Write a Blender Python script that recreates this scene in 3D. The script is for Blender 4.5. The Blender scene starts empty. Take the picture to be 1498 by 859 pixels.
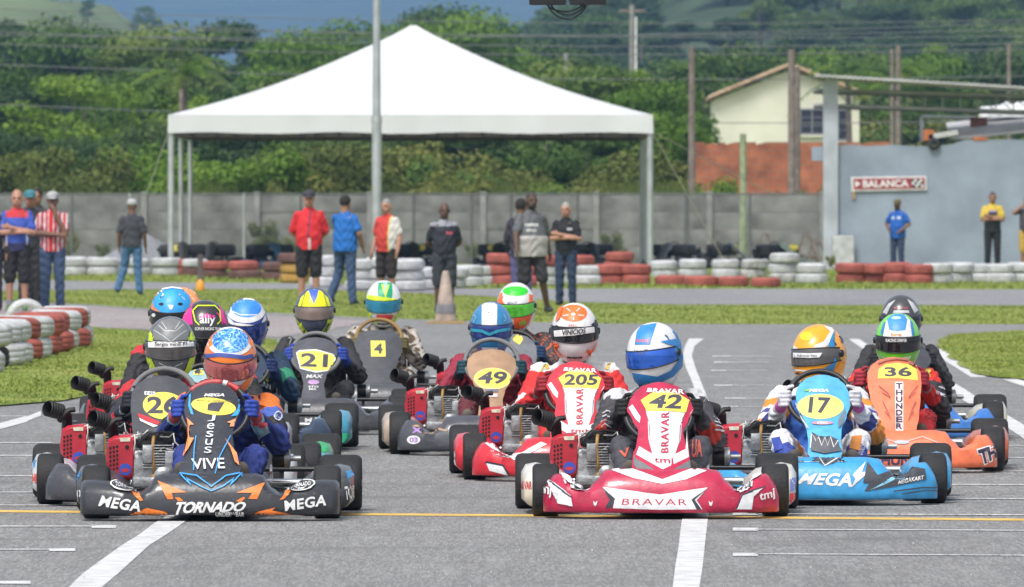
import bpy, bmesh, math, random
import numpy as np
from mathutils import Vector, Matrix, Euler
from mathutils.bvhtree import BVHTree
random.seed(7); np.random.seed(7)
R = math.radians; PI = math.pi
SC = bpy.context.scene; COL = SC.collection

# ------------------------------------------------------------------ camera, sky, sun, exposure
F, CAMH, YH, CX = 12000.0, 1.5, 305.0, 749.0      # focal length in photo pixels, eye height, horizon row, centre column
cam_d = bpy.data.cameras.new('camera'); cam = bpy.data.objects.new('camera', cam_d); COL.objects.link(cam)
cam.location = (0, 0, CAMH); cam.rotation_euler = (R(90), 0, 0)
cam_d.sensor_width = 36; cam_d.lens = 36 * F / 1498; cam_d.shift_y = -(859 / 2 - YH) / 1498
cam_d.clip_start = .5; cam_d.clip_end = 30000
cam_d.dof.use_dof = True; cam_d.dof.focus_distance = 42.0; cam_d.dof.aperture_fstop = 12.5
SC.camera = cam
SUN_EL, SUN_AZ = R(58), R(205)                    # azimuth clockwise from +Y: behind the camera, a little to its left
world = bpy.data.worlds.new('World'); SC.world = world; world.use_nodes = True
wn, wl = world.node_tree.nodes, world.node_tree.links
sky = wn.new('ShaderNodeTexSky'); sky.sky_type = 'NISHITA'; sky.sun_disc = False
sky.sun_elevation = SUN_EL; sky.sun_rotation = SUN_AZ; sky.dust_density = 4; sky.air_density = 1
hs = wn.new('ShaderNodeHueSaturation'); hs.inputs['Saturation'].default_value = .3
wl.new(sky.outputs[0], hs.inputs['Color']); wl.new(hs.outputs[0], wn['Background'].inputs[0])
wn['Background'].inputs[1].default_value = .12
sun_d = bpy.data.lights.new('sun', 'SUN'); sun_d.energy = 1.5; sun_d.angle = R(16); sun_d.color = (1, .97, .92)
sun = bpy.data.objects.new('sun', sun_d); COL.objects.link(sun); sun.location = (-10, -10, 30)
sdir = Vector((math.sin(SUN_AZ) * math.cos(SUN_EL), math.cos(SUN_AZ) * math.cos(SUN_EL), math.sin(SUN_EL)))
sun.rotation_euler = sdir.to_track_quat('Z', 'Y').to_euler()
SC.view_settings.view_transform = 'Standard'; SC.view_settings.look = 'None'; SC.view_settings.gamma = 1
SC.view_settings.exposure = .76
SC.cycles.max_bounces = 6; SC.cycles.transparent_max_bounces = 8; SC.cycles.volume_bounces = 0

# ------------------------------------------------------------------ helpers
def W(px, py, D): return Vector(((px - CX) * D / F, D, CAMH + (YH - py) * D / F))
def GD(py): return F * CAMH / (py - YH)
def G(px, py, z=0.0):
    D = F * (CAMH - z) / (py - YH); return Vector(((px - CX) * D / F, D, z))

def tag(o, label=None, cat=None, group=None, kind=None):
    if label: o['label'] = label
    if cat: o['category'] = cat
    if group: o['group'] = group
    if kind: o['kind'] = kind
    return o
def empty(name, loc=(0, 0, 0), rz=0):
    o = bpy.data.objects.new(name, None); COL.objects.link(o); o.location = loc; o.rotation_euler = (0, 0, rz)
    o.empty_display_size = .1; return o
def link(name, me, parent=None, mat=None):
    o = bpy.data.objects.new(name, me); COL.objects.link(o)
    if parent: o.parent = parent
    if mat is not None:
        if len(me.materials) == 0: me.materials.append(None)
        o.material_slots[0].link = 'OBJECT'; o.material_slots[0].material = mat
    return o

MATS = {}
def M(key, col=(.5, .5, .5), rough=.5, metal=0., var=.18, scale=6., bump=0., bscale=40., coat=0., spec=.5, detail=5., scuff=0.):
    if key in MATS: return MATS[key]
    m = bpy.data.materials.new(key); m.use_nodes = True; n, l = m.node_tree.nodes, m.node_tree.links
    b = n['Principled BSDF']; b.inputs['Roughness'].default_value = rough; b.inputs['Metallic'].default_value = metal
    b.inputs['Specular IOR Level'].default_value = spec; b.inputs['Coat Weight'].default_value = coat; b.inputs['Coat Roughness'].default_value = .08
    tc = n.new('ShaderNodeTexCoord')
    nz = n.new('ShaderNodeTexNoise'); nz.inputs['Scale'].default_value = scale; nz.inputs['Detail'].default_value = detail
    oi = n.new('ShaderNodeObjectInfo'); ro = n.new('ShaderNodeVectorMath'); ro.operation = 'MULTIPLY_ADD'; ro.inputs[1].default_value = (53, 37, 71); l.new(oi.outputs['Random'], ro.inputs[0]); l.new(tc.outputs['Object'], ro.inputs[2])
    l.new(ro.outputs[0], nz.inputs['Vector'])
    mx = n.new('ShaderNodeMix'); mx.data_type = 'RGBA'
    lo = tuple(c * (1 - var) for c in col); hi = tuple(min(1, c * (1 + var)) for c in col)
    mx.inputs[6].default_value = (*lo, 1); mx.inputs[7].default_value = (*hi, 1)
    mr = n.new('ShaderNodeMapRange'); mr.inputs[1].default_value = .3; mr.inputs[2].default_value = .7
    l.new(nz.outputs['Fac'], mr.inputs[0]); l.new(mr.outputs[0], mx.inputs[0]); csock = mx.outputs[2]
    if scuff:
        n3 = n.new('ShaderNodeTexNoise'); n3.inputs['Scale'].default_value = 30; n3.inputs['Detail'].default_value = 9; n3.inputs['Roughness'].default_value = .75; mp3 = n.new('ShaderNodeMapping'); mp3.inputs['Scale'].default_value = (1, .6, 3); l.new(ro.outputs[0], mp3.inputs[0]); l.new(mp3.outputs[0], n3.inputs['Vector'])
        m3 = n.new('ShaderNodeMapRange'); m3.inputs[1].default_value = .58; m3.inputs[2].default_value = .70; m3.inputs[4].default_value = scuff; l.new(n3.outputs['Fac'], m3.inputs[0])
        x3 = n.new('ShaderNodeMix'); x3.data_type = 'RGBA'; x3.inputs[7].default_value = (.30, .30, .30, 1); l.new(m3.outputs[0], x3.inputs[0]); l.new(csock, x3.inputs[6]); csock = x3.outputs[2]
    l.new(csock, b.inputs['Base Color'])
    rr = n.new('ShaderNodeMapRange'); rr.inputs[3].default_value = max(.02, rough * .8); rr.inputs[4].default_value = min(1, rough * 1.25)
    l.new(nz.outputs['Fac'], rr.inputs[0]); l.new(rr.outputs[0], b.inputs['Roughness'])
    if bump:
        n2 = n.new('ShaderNodeTexNoise'); n2.inputs['Scale'].default_value = bscale; n2.inputs['Detail'].default_value = 6
        l.new(tc.outputs['Object'], n2.inputs['Vector'])
        bp = n.new('ShaderNodeBump'); bp.inputs['Strength'].default_value = bump; bp.inputs['Distance'].default_value = .02
        l.new(n2.outputs['Fac'], bp.inputs['Height']); l.new(bp.outputs[0], b.inputs['Normal'])
    MATS[key] = m; return m
def paint(col, rough=.32, key=None):
    key = key or 'paint_%02x%02x%02x_%d' % (*[int(min(1, c) * 255) for c in col], int(rough * 100))
    return M(key, col, rough, var=.16, scale=16, coat=.35, scuff=.4, bump=.12, bscale=25)
def sticker(col): return M('print_%02x%02x%02x' % tuple(int(min(1, c) * 255) for c in col), col, .42, var=.15, scale=22, scuff=.35)
def srgb(r, g, b):
    f = lambda c: (c / 255 / 12.92) if c / 255 <= .04045 else ((c / 255 + .055) / 1.055) ** 2.4
    return (f(r), f(g), f(b))

class MB:
    def __init__(s): s.v = []; s.f = []; s.m = []
    def add(s, vs, fs, m=0):
        o = len(s.v); s.v += [tuple(v) for v in vs]; s.f += [tuple(i + o for i in f) for f in fs]; s.m += [m] * len(fs); return s
    def box(s, c, d, rot=None, m=0, taper=1.):
        x, y, z = d[0] / 2, d[1] / 2, d[2] / 2; t = taper
        vs = [Vector(p) for p in ((-x, -y, -z), (x, -y, -z), (x, y, -z), (-x, y, -z), (-x * t, -y * t, z), (x * t, -y * t, z), (x * t, y * t, z), (-x * t, y * t, z))]
        if rot is not None:
            rm = rot if isinstance(rot, Matrix) else Euler(rot).to_matrix()
            vs = [rm @ v for v in vs]
        c = Vector(c); return s.add([v + c for v in vs], [(3, 2, 1, 0), (4, 5, 6, 7), (0, 1, 5, 4), (1, 2, 6, 5), (2, 3, 7, 6), (3, 0, 4, 7)], m)
    def rbox(s, c, d, b=.01, rot=None, m=0):
        # box with bevelled edges on all sides
        x, y, z = d[0] / 2, d[1] / 2, d[2] / 2; bm = bmesh.new(); bmesh.ops.create_cube(bm, size=1)
        for v in bm.verts: v.co = Vector((v.co.x * d[0], v.co.y * d[1], v.co.z * d[2]))
        bmesh.ops.bevel(bm, geom=bm.edges[:], offset=b, segments=2, affect='EDGES', profile=.6)
        rm = Matrix.Identity(3) if rot is None else (rot if isinstance(rot, Matrix) else Euler(rot).to_matrix())
        bm.verts.index_update(); c = Vector(c)
        s.add([rm @ v.co + c for v in bm.verts], [[v.index for v in f.verts] for f in bm.faces], m); bm.free(); return s
    def loft(s, rings, m=0, closed=True, caps=True):
        o = len(s.v); n = len(rings[0])
        for r in rings: s.v += [tuple(p) for p in r]
        k = n if closed else n - 1; nf = 0
        for i in range(len(rings) - 1):
            for j in range(k):
                a = o + i * n + j; b = o + i * n + (j + 1) % n
                s.f.append((a, b, b + n, a + n)); nf += 1
        if caps and closed:
            s.f.append(tuple(o + j for j in reversed(range(n)))); s.f.append(tuple(o + (len(rings) - 1) * n + j for j in range(n))); nf += 2
        s.m += [m] * nf; return s
    def tube(s, pts, r, n=8, m=0, caps=True, closed_path=False):
        pts = [Vector(p) for p in pts]; rs = r if isinstance(r, (list, tuple)) else [r] * len(pts); rings = []; up = None
        N = len(pts)
        for i, p in enumerate(pts):
            if closed_path: d = pts[(i + 1) % N] - pts[i - 1]
            else: d = pts[min(i + 1, N - 1)] - pts[max(i - 1, 0)]
            d.normalize()
            if up is None: up = Vector((0, 0, 1)) if abs(d.z) < .9 else Vector((1, 0, 0))
            u = (up - d * up.dot(d)); u = u.normalized() if u.length > 1e-6 else d.orthogonal().normalized(); up = u
            w = d.cross(u)
            rings.append([p + (u * math.cos(2 * PI * k / n) + w * math.sin(2 * PI * k / n)) * rs[i] for k in range(n)])
        if closed_path: rings.append(rings[0]); caps = False
        return s.loft(rings, m, True, caps)
    def lathe(s, prof, c=(0, 0, 0), axis='Z', n=24, m=0, caps=True):
        c = Vector(c); rings = []
        for r, h in prof:
            ring = []
            for k in range(n):
                a = 2 * PI * k / n; x, y = r * math.cos(a), r * math.sin(a)
                ring.append(c + (Vector((x, y, h)) if axis == 'Z' else Vector((h, x, y)) if axis == 'X' else Vector((y, h, x))))
            rings.append(ring)
        return s.loft(rings, m, True, caps)
    def prism(s, poly, y0, y1, m=0):   # polygon in x,z extruded along y
        a = [(p[0], y0, p[1]) for p in poly]; b = [(p[0], y1, p[1]) for p in poly]
        return s.loft([a, b], m)
    def quad(s, a, b, c, d, m=0): return s.add([a, b, c, d], [(0, 1, 2, 3)], m)
    def mesh(s, name, smooth=False, mats=None):
        me = bpy.data.meshes.new(name); me.from_pydata(s.v, [], s.f); me.validate(); me.update()
        if mats:
            for mm in mats: me.materials.append(mm)
            if len(mats) > 1 and len(s.m) == len(me.polygons): me.polygons.foreach_set('material_index', s.m)
        if smooth:
            me.polygons.foreach_set('use_smooth', [True] * len(me.polygons))
            if smooth != 'all': me.set_sharp_from_angle(angle=R(smooth if smooth > 1 else 40))
        return me
    def build(s, name, mat, parent=None, smooth=False):
        return link(name, s.mesh(name, smooth, mat if isinstance(mat, list) else [mat]), parent)

# a second scene, used only to evaluate modifiers and text outlines
TS = bpy.data.scenes.new('tmp')
def evaluate(o):
    TS.collection.objects.link(o)
    with bpy.context.temp_override(scene=TS, view_layer=TS.view_layers[0]):
        dg = bpy.context.evaluated_depsgraph_get(); dg.update()
    me = bpy.data.meshes.new_from_object(o.evaluated_get(dg)); TS.collection.objects.unlink(o); return me
TXT = {}
def text2d(st, bold=.02, shear=0., space=1.):
    k = (st, bold, shear, space)
    if k in TXT: return TXT[k]
    cu = bpy.data.curves.new('t', 'FONT'); cu.body = st; cu.offset = bold; cu.shear = shear; cu.space_character = space; cu.resolution_u = 3; cu.fill_mode = 'FRONT'
    o = bpy.data.objects.new('t', cu); me = evaluate(o)
    v = np.array([p.co[:2] for p in me.vertices]); fs = [tuple(p.vertices) for p in me.polygons]
    lo, hi = v.min(0), v.max(0); v = (v - lo) / (hi - lo)
    bpy.data.objects.remove(o); bpy.data.meshes.remove(me); TXT[k] = (v, fs, (hi - lo)); return TXT[k]
def remesh(mb, voxel, it=3, disp=0.):
    me = mb.mesh('tmp'); o = bpy.data.objects.new('tmp', me)
    r = o.modifiers.new('r', 'REMESH'); r.mode = 'VOXEL'; r.voxel_size = voxel; r.use_smooth_shade = True
    if it: q = o.modifiers.new('s', 'SMOOTH'); q.factor = .5; q.iterations = it
    out = evaluate(o); bpy.data.objects.remove(o); bpy.data.meshes.remove(me)
    out.polygons.foreach_set('use_smooth', [True] * len(out.polygons)); return out
def coords(me):
    a = np.empty(len(me.vertices) * 3, dtype=np.float32); me.vertices.foreach_get('co', a); return a.reshape(-1, 3)
def setcol(me, cols):
    a = me.color_attributes.new('Col', 'FLOAT_COLOR', 'POINT'); c = np.ones((len(me.vertices), 4), dtype=np.float32); c[:, :3] = cols
    a.data.foreach_set('color', c.ravel())
def colmat(key, rough=.75, bump=.35, bscale=9., var=.1, coat=0.):
    if key in MATS: return MATS[key]
    m = M(key, (1, 1, 1), rough, var=var, bump=bump, bscale=bscale, scale=14, coat=coat)
    n, l = m.node_tree.nodes, m.node_tree.links
    at = n.new('ShaderNodeAttribute'); at.attribute_name = 'Col'
    mx = [x for x in n if x.type == 'MIX'][0]
    mul = n.new('ShaderNodeMix'); mul.data_type = 'RGBA'; mul.blend_type = 'MULTIPLY'; mul.inputs[0].default_value = 1
    l.new(at.outputs['Color'], mul.inputs[6]); l.new(mx.outputs[2], mul.inputs[7]); l.new(mul.outputs[2], n['Principled BSDF'].inputs['Base Color'])
    return m

# decals: flat print laid on a surface. Outlines come as photo pixels; they are cast onto the target surface, 2 mm proud of it
def refine(verts, faces, L):
    bm = bmesh.new(); vs = [bm.verts.new((v[0], v[1], 0)) for v in verts]
    for f in faces:
        try: bm.faces.new([vs[i] for i in f])
        except ValueError: pass
    bmesh.ops.triangulate(bm, faces=bm.faces[:])
    for _ in range(5):
        es = [e for e in bm.edges if e.calc_length() > L]
        if not es: break
        bmesh.ops.subdivide_edges(bm, edges=es, cuts=1); bmesh.ops.triangulate(bm, faces=[f for f in bm.faces if len(f.verts) > 3])
    bm.verts.index_update()
    out = [v.co.xy.copy() for v in bm.verts], [tuple(v.index for v in f.verts) for f in bm.faces]; bm.free(); return out
def world_bvh(objs, Mx):
    vs, fs = [], []
    for me in objs:
        o = len(vs); vs += [Mx @ v.co for v in me.vertices]; fs += [[i + o for i in p.vertices] for p in me.polygons]
    return BVHTree.FromPolygons(vs, fs)
class Surf:   # target surface + the crop in which its outlines were read off the photo
    def __init__(s, meshes, Mx, D, crop=(0, 0, 1), shift=(0, 0)):
        s.b = world_bvh(meshes, Mx); s.Mi = Mx.inverted(); s.D = D; s.crop = crop; s.shift = shift; s.n = 0
    def cast(s, x, y, off):
        px = s.crop[0] + x / s.crop[2] + s.shift[0]; py = s.crop[1] + y / s.crop[2] + s.shift[1]
        o = Vector((0, 0, CAMH)); p = W(px, py, s.D); d = (p - o).normalized()
        h, nn, i, _ = s.b.ray_cast(o, d)
        if h is None: h, nn, i, _ = s.b.find_nearest(p)
        if nn.dot(d) > 0: nn = -nn
        return s.Mi @ (h + nn * off)
    def put(s, name, verts, faces, mat, parent, off=None, L=4.):
        v, f = refine(verts, faces, L * s.crop[2]); s.n += 1
        off = off if off is not None else .0016 + .0006 * s.n
        mb = MB(); mb.add([s.cast(p.x, p.y, off) for p in v], f)
        o = mb.build(name, mat, parent, 'all'); return o
    def poly(s, pts, col, parent, name='stripe', **k):
        m = col if not isinstance(col, tuple) else sticker(col)
        return s.put(name, pts, [tuple(range(len(pts)))], m, parent, **k)
    def ell(s, cx, cy, rx, ry, col, parent, name='stripe', n=28, rot=0., **k):
        c, q = math.cos(rot), math.sin(rot)
        pts = []
        for i in range(n):
            a = 2 * PI * i / n; u, v = rx * math.cos(a), ry * math.sin(a); pts.append((cx + u * c - v * q, cy + u * q + v * c))
        return s.poly(pts, col, parent, name, **k)
    def line(s, pts, w, col, parent, name='stripe', **k):
        pts = [Vector(p) for p in pts]; a, b = [], []
        for i, p in enumerate(pts):
            d = (pts[min(i + 1, len(pts) - 1)] - pts[max(i - 1, 0)]).normalized(); nn = Vector((-d.y, d.x)) * w / 2
            a.append(p + nn); b.append(p - nn)
        vs = a + b; n = len(pts)
        return s.put(name, vs, [(i, i + 1, n + i + 1, n + i) for i in range(n - 1)], col if not isinstance(col, tuple) else sticker(col), parent, **k)
    def text(s, st, q, col, parent, name='lettering', bold=.02, shear=0., space=1., **k):
        # q: top-left, top-right, bottom-right, bottom-left in crop pixels, or a box x0,y0,x1,y1
        if len(q) == 4 and not isinstance(q[0], tuple): q = ((q[0], q[1]), (q[2], q[1]), (q[2], q[3]), (q[0], q[3]))
        tl, tr, br, bl = [Vector(p) for p in q]; v, f, _ = text2d(st, bold, shear, space)
        pts = [(bl.lerp(br, a)).lerp(tl.lerp(tr, a), b) for a, b in v]
        return s.put(name, pts, f, col if not isinstance(col, tuple) else sticker(col), parent, **k)
# ------------------------------------------------------------------ materials of the setting
def nodes_of(m): return m.node_tree.nodes, m.node_tree.links
def asphalt(key, c0, c1, streak=True):
    m = bpy.data.materials.new(key); m.use_nodes = True; n, l = nodes_of(m); b = n['Principled BSDF']
    tc = n.new('ShaderNodeTexCoord')
    def noise(scale, vec=(1, 1, 1), det=4):
        mp = n.new('ShaderNodeMapping'); mp.inputs['Scale'].default_value = vec; l.new(tc.outputs['Object'], mp.inputs[0])
        x = n.new('ShaderNodeTexNoise'); x.inputs['Scale'].default_value = scale; x.inputs['Detail'].default_value = det; x.inputs['Roughness'].default_value = .65
        l.new(mp.outputs[0], x.inputs[0]); return x.outputs['Fac']
    big = noise(.5, (1, .2, 1)); fine = noise(70, (1, .07, 1), 3); med = noise(9, (1, .1, 1)); strk = noise(1.3, (.35, .9, 1), 6)
    def mr(s, a, c, lo=0, hi=1):
        x = n.new('ShaderNodeMapRange'); x.inputs[1].default_value = a; x.inputs[2].default_value = c; x.inputs[3].default_value = lo; x.inputs[4].default_value = hi; l.new(s, x.inputs[0]); return x.outputs[0]
    def mix(f, a, c, bl='MIX'):
        x = n.new('ShaderNodeMix'); x.data_type = 'RGBA'; x.blend_type = bl
        if isinstance(f, float): x.inputs[0].default_value = f
        else: l.new(f, x.inputs[0])
        for s, i in ((a, 6), (c, 7)):
            if isinstance(s, tuple): x.inputs[i].default_value = (*s, 1)
            else: l.new(s, x.inputs[i])
        return x.outputs[2]
    c = mix(mr(big, .35, .65), c0, c1)
    c = mix(mr(fine, .33, .66, 0, .9), c, tuple(q * .42 for q in c0))
    c = mix(mr(fine, .63, .72, 0, .8), c, tuple(min(1, q * 2.1) for q in c1))
    c = mix(mr(med, .5, .75, 0, .35), c, tuple(q * 1.25 for q in c1))
    if streak: c = mix(mr(strk, .53, .72, 0, .7), c, tuple(q * .5 for q in c0))
    l.new(c, b.inputs['Base Color']); b.inputs['Roughness'].default_value = .82; b.inputs['Specular IOR Level'].default_value = .35
    bp = n.new('ShaderNodeBump'); bp.inputs['Strength'].default_value = .5; bp.inputs['Distance'].default_value = .012; l.new(fine, bp.inputs['Height']); l.new(bp.outputs[0], b.inputs['Normal'])
    return m
m_asph = asphalt('worn asphalt', (.245, .243, .24), (.31, .308, .304))
m_road = asphalt('pale asphalt', (.26, .26, .27), (.33, .33, .34), False)
m_pink = asphalt('pinkish concrete', (.34, .29, .285), (.42, .38, .375), False)
def worn(key, col, amt, s=26):
    m = M(key, col, .75, var=.22, scale=9); n, l = nodes_of(m); bs = n['Principled BSDF']; tc = [x for x in n if x.type == 'TEX_COORD'][0]
    mp = n.new('ShaderNodeMapping'); mp.inputs['Scale'].default_value = (1, .12, 1); nz = n.new('ShaderNodeTexNoise'); nz.inputs['Scale'].default_value = s; nz.inputs['Detail'].default_value = 8; nz.inputs['Roughness'].default_value = .7
    l.new(tc.outputs['Object'], mp.inputs[0]); l.new(mp.outputs[0], nz.inputs[0]); src = bs.inputs['Base Color'].links[0].from_socket
    mr = n.new('ShaderNodeMapRange'); mr.inputs[1].default_value = amt; mr.inputs[2].default_value = amt + .1; l.new(nz.outputs['Fac'], mr.inputs[0])
    mx = n.new('ShaderNodeMix'); mx.data_type = 'RGBA'; mx.inputs[7].default_value = (.285, .285, .29, 1); l.new(mr.outputs[0], mx.inputs[0]); l.new(src, mx.inputs[6]); l.new(mx.outputs[2], bs.inputs['Base Color']); return m
m_line = worn('white road paint', (.55, .55, .55), .60); m_thin = worn('thin white road paint', (.58, .58, .58), .53)
m_yel0 = M('worn yellow road paint', (.60, .36, .06), .7, var=.3, scale=8)
def grassmat(key, a, b_, c):
    m = bpy.data.materials.new(key); m.use_nodes = True; n, l = nodes_of(m); b = n['Principled BSDF']; b.inputs['Roughness'].default_value = .8; b.inputs['Specular IOR Level'].default_value = .2
    tc = n.new('ShaderNodeTexCoord'); x = n.new('ShaderNodeTexNoise'); x.inputs['Scale'].default_value = .9; x.inputs['Detail'].default_value = 6; l.new(tc.outputs['Object'], x.inputs[0])
    rp = n.new('ShaderNodeValToRGB'); e = rp.color_ramp.elements; e[0].position = .32; e[0].color = (*a, 1); e[1].position = .7; e[1].color = (*c, 1); k = e.new(.5); k.color = (*b_, 1)
    l.new(x.outputs['Fac'], rp.inputs[0]); l.new(rp.outputs[0], b.inputs['Base Color']); return m
m_grass = grassmat('mown grass', (.15, .20, .045), (.20, .25, .055), (.28, .30, .085))
m_soil = grassmat('grassy soil', (.14, .185, .04), (.19, .235, .05), (.26, .275, .085))
m_conc = M('stained concrete', (.18, .18, .17), .9, var=.5, scale=1.6, scuff=.3, bump=.4, bscale=14, detail=9)
m_concp = M('concrete post', (.235, .235, .225), .9, var=.25, scale=3, bump=.2)
m_galv = M('galvanised steel', (.50, .52, .55), .45, .6, var=.12, scale=3)
m_dark = M('black plastic', (.018, .018, .02), .5, var=.3)
m_wire = M('fence wire', (.16, .17, .17), .6, .4)
m_wood = M('weathered wood', (.20, .165, .14), .9, var=.35, scale=5, bump=.4)

m_yel = worn('yellow road paint', (.62, .40, .09), .58)
# ------------------------------------------------------------------ ground, track, markings
def sheet(name, pts, mat, z, kind='structure', px=True, zig=0.):
    P = []
    q = [G(*p) for p in pts] if px else [Vector((*p, 0)) for p in pts]
    for i in range(len(q)):
        a, b = q[i], q[(i + 1) % len(q)]; n = max(1, min(60, int((b - a).length / 1.2))) if zig else 1
        for k in range(n):
            p = a.lerp(b, k / n)
            if zig and k: p = p + Vector((random.uniform(-zig, zig) * .3, random.uniform(-zig, zig), 0))
            P.append((p.x, p.y, z))
    mb = MB(); mb.add(P, [tuple(range(len(P)))]); me = mb.mesh(name, False, [mat])
    if me.polygons[0].normal.z < 0: me.flip_normals()
    o = link(name, me); tag(o, kind=kind); return o
sheet('ground', [(-9000, -60), (9000, -60), (9000, 14000), (-9000, 14000)], m_soil, 0, px=False)
BAND = [(-900, 436), (-100, 438), (0, 440), (145, 447), (220, 452), (400, 458), (560, 466), (700, 471), (900, 474), (1100, 475), (1498, 475), (2300, 476)]
fl = [G(*p) for p in BAND]
sheet('track', [(-40, 4), (40, 4)] + [(p.x, p.y) for p in reversed(fl)], m_asph, .004, px=False, zig=.25)
sheet('road', [(-900, 407), (0, 409), (250, 414), (430, 415), (560, 419), (700, 423), (900, 423), (1498, 424), (2300, 424), (2300, 447), (1498, 447), (1000, 446), (850, 442), (700, 433), (560, 427), (430, 423), (250, 423), (0, 425), (-900, 430)], m_road, .004, zig=.3)
sheet('path', [(-900, 440), (0, 444), (145, 450), (220, 456), (400, 463), (540, 470), (470, 486), (410, 494), (330, 492), (215, 483), (150, 480), (0, 470), (-900, 456)], m_pink, .008, zig=.15)
LEFTP = [(-900, 460), (0, 472), (150, 482), (215, 485), (330, 494), (400, 499), (408, 506), (395, 520), (320, 540), (240, 560), (95, 588), (0, 596), (-900, 640)]
RIGHTP = [(1372, 500), (1395, 491), (1440, 488), (1498, 486), (2300, 480), (2300, 590), (1498, 557), (1460, 554), (1430, 550), (1378, 514)]
sheet('lawn', LEFTP, m_soil, .016, zig=.2); sheet('lawn', RIGHTP, m_soil, .016, zig=.2)

def strip(pts, mat, z=.0066, name='road_marking'):
    # pts: list of (x_left, x_right, y) rows in photo pixels
    a = [G(p[0], p[2], 0) for p in pts]; b = [G(p[1], p[2], 0) for p in pts]; mb = MB()
    for i in range(len(pts) - 1): mb.quad((a[i].x, a[i].y, z), (b[i].x, b[i].y, z), (b[i + 1].x, b[i + 1].y, z), (a[i + 1].x, a[i + 1].y, z))
    me = mb.mesh(name, False, [mat])
    if me.polygons[0].normal.z < 0: me.flip_normals()
    tag(link(name, me), kind='structure')
strip([(100, 148, 862), (120, 172, 842), (150, 196, 820), (178, 218, 800), (205, 245, 783), (226, 268, 767), (262, 296, 745), (330, 352, 712), (390, 408, 680), (430, 446, 650)], m_line)
strip([(984, 1023, 862), (988, 1028, 830), (993, 1031, 800), (997, 1035, 765), (1006, 1040, 735), (1018, 1046, 690), (1024, 1048, 650), (1026, 1044, 610), (1020, 1034, 580), (1011, 1024, 556), (1003, 1017, 538), (999, 1012, 521), (1002, 1016, 507), (1008, 1030, 496)], m_line)
def hline(x0, y0, x1, y1, w, mat=m_line, z=.0074):
    mb = MB(); a0, b0, b1, a1 = G(x0, y0 - w / 2), G(x1, y1 - w / 2), G(x1, y1 + w / 2), G(x0, y0 + w / 2)
    mb.quad(*[(p.x, p.y, z) for p in (a1, b1, b0, a0)]); me = mb.mesh('road_marking', False, [mat])
    if me.polygons[0].normal.z < 0: me.flip_normals()
    tag(link('road_marking', me), kind='structure')
hline(-300, 747, 1498, 762, 3.2, m_yel, .0058); hline(1498, 762, 1900, 765, 3.2, m_yel, .0058)
for x1, y, a, b in ((134, 772, 134, 170), (72, 806, 72, 110), (-20, 854, -60, 45), (110, 741, 0, 0), (120, 722, 0, 0), (100, 698, 0, 0), (75, 649, 0, 0), (60, 668, 0, 0), (40, 610, 0, 0)):
    hline(-300, y, x1, y, 1.1 if y > 640 else .9, m_thin)
    if b: hline(a, y + .6, b, y + .6, 4.)
for y in (817, 780, 757, 733, 712, 692, 672, 654): hline(1106, y - 4 * (y - 600) / 200, 1900, y, 1.1 if y > 700 else .8, m_thin)
for y in (814, 777, 754): hline(1072, y - .5, 1109, y - .5, 4.4)
for x0, x1, y in ((1042, 1070, 522), (1044, 1066, 531), (1040, 1062, 543), (1044, 1072, 565), (1060, 1090, 584), (1056, 1080, 596)):
    hline(x0, y, x1, y, 1.3, m_thin); hline(x1, y, x1 + 60, y, .5, m_thin)
hline(-200, 680, 40, 614, 9); hline(40, 614, 60, 606, 7)
def pline(pts, w, mat=m_line, z=.0082):
    q = [G(*p) for p in pts]; mb = MB()
    for a, b in zip(q[:-1], q[1:]):
        d = (b - a); nn = Vector((-d.y, d.x, 0)).normalized() * w / 2
        mb.quad(*[(p.x, p.y, z) for p in (a - nn, b - nn, b + nn, a + nn)])
    me = mb.mesh('road_marking', False, [mat])
    tag(link('road_marking', me), kind='structure')
pline([(1249, 497), (1258, 503), (1271, 512)], .12); pline([(1376, 512), (1394, 530), (1432, 553)], .14); pline([(1478, 556), (1520, 570)], .14)
pline([(1378, 558), (1398, 570), (1422, 587), (1478, 620), (1530, 655)], .14)
pline([(1380, 505), (1330, 500)], .1, m_pink)

# mown grass as short blades (nobody could count it)
def inpoly(x, y, P):
    r = False; n = len(P)
    for i in range(n):
        x0, y0 = P[i]; x1, y1 = P[i - 1]
        if (y0 > y) != (y1 > y) and x < (x1 - x0) * (y - y0) / (y1 - y0) + x0: r = not r
    return r
def blades(name, poly, n, h0, h1, w, z, label, xlim=(-60, 1560)):
    q = [G(*p) for p in poly]; P = [(p.x, p.y) for p in q]; ymin, ymax = min(p[1] for p in P), max(p[1] for p in P); mb = MB(); c = 0
    vs, fs = [], []
    while c < n:
        y = random.uniform(ymin, ymax); x = random.uniform((xlim[0] - CX) * y / F, (xlim[1] - CX) * y / F); 
        c += 1
        if not inpoly(x, y, P): continue
        h = random.uniform(h0, h1) * (.6 + .8 * (math.sin(x * 2.1 + y * .7) * .5 + .5)); ww = w * random.uniform(.6, 1.4); dx, dy = random.gauss(0, .45) * h, random.gauss(0, .45) * h; o = len(vs)
        vs += [(x - ww, y, z), (x + ww, y, z), (x + dx + ww * .5, y + dy, z + h * .7), (x + dx * 1.3, y + dy * 1.3, z + h)]; fs += [(o, o + 1, o + 2), (o, o + 2, o + 3)]
    mb.add(vs, fs); o = mb.build(name, m_grass); tag(o, label, 'grass', kind='stuff')
blades('grass', LEFTP, 60000, .008, .022, .009, .014, 'short green grass between the main track and the pale side path', (-60, 420))
blades('grass', RIGHTP, 26000, .008, .022, .009, .014, 'green grass wedge inside the bend with white edge lines', (1360, 1560))
BANDP = [(-900, 431), (0, 426), (250, 424), (430, 424), (560, 428), (700, 434), (850, 443), (1000, 447), (1498, 448), (2300, 448)] + BAND[::-1]
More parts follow.
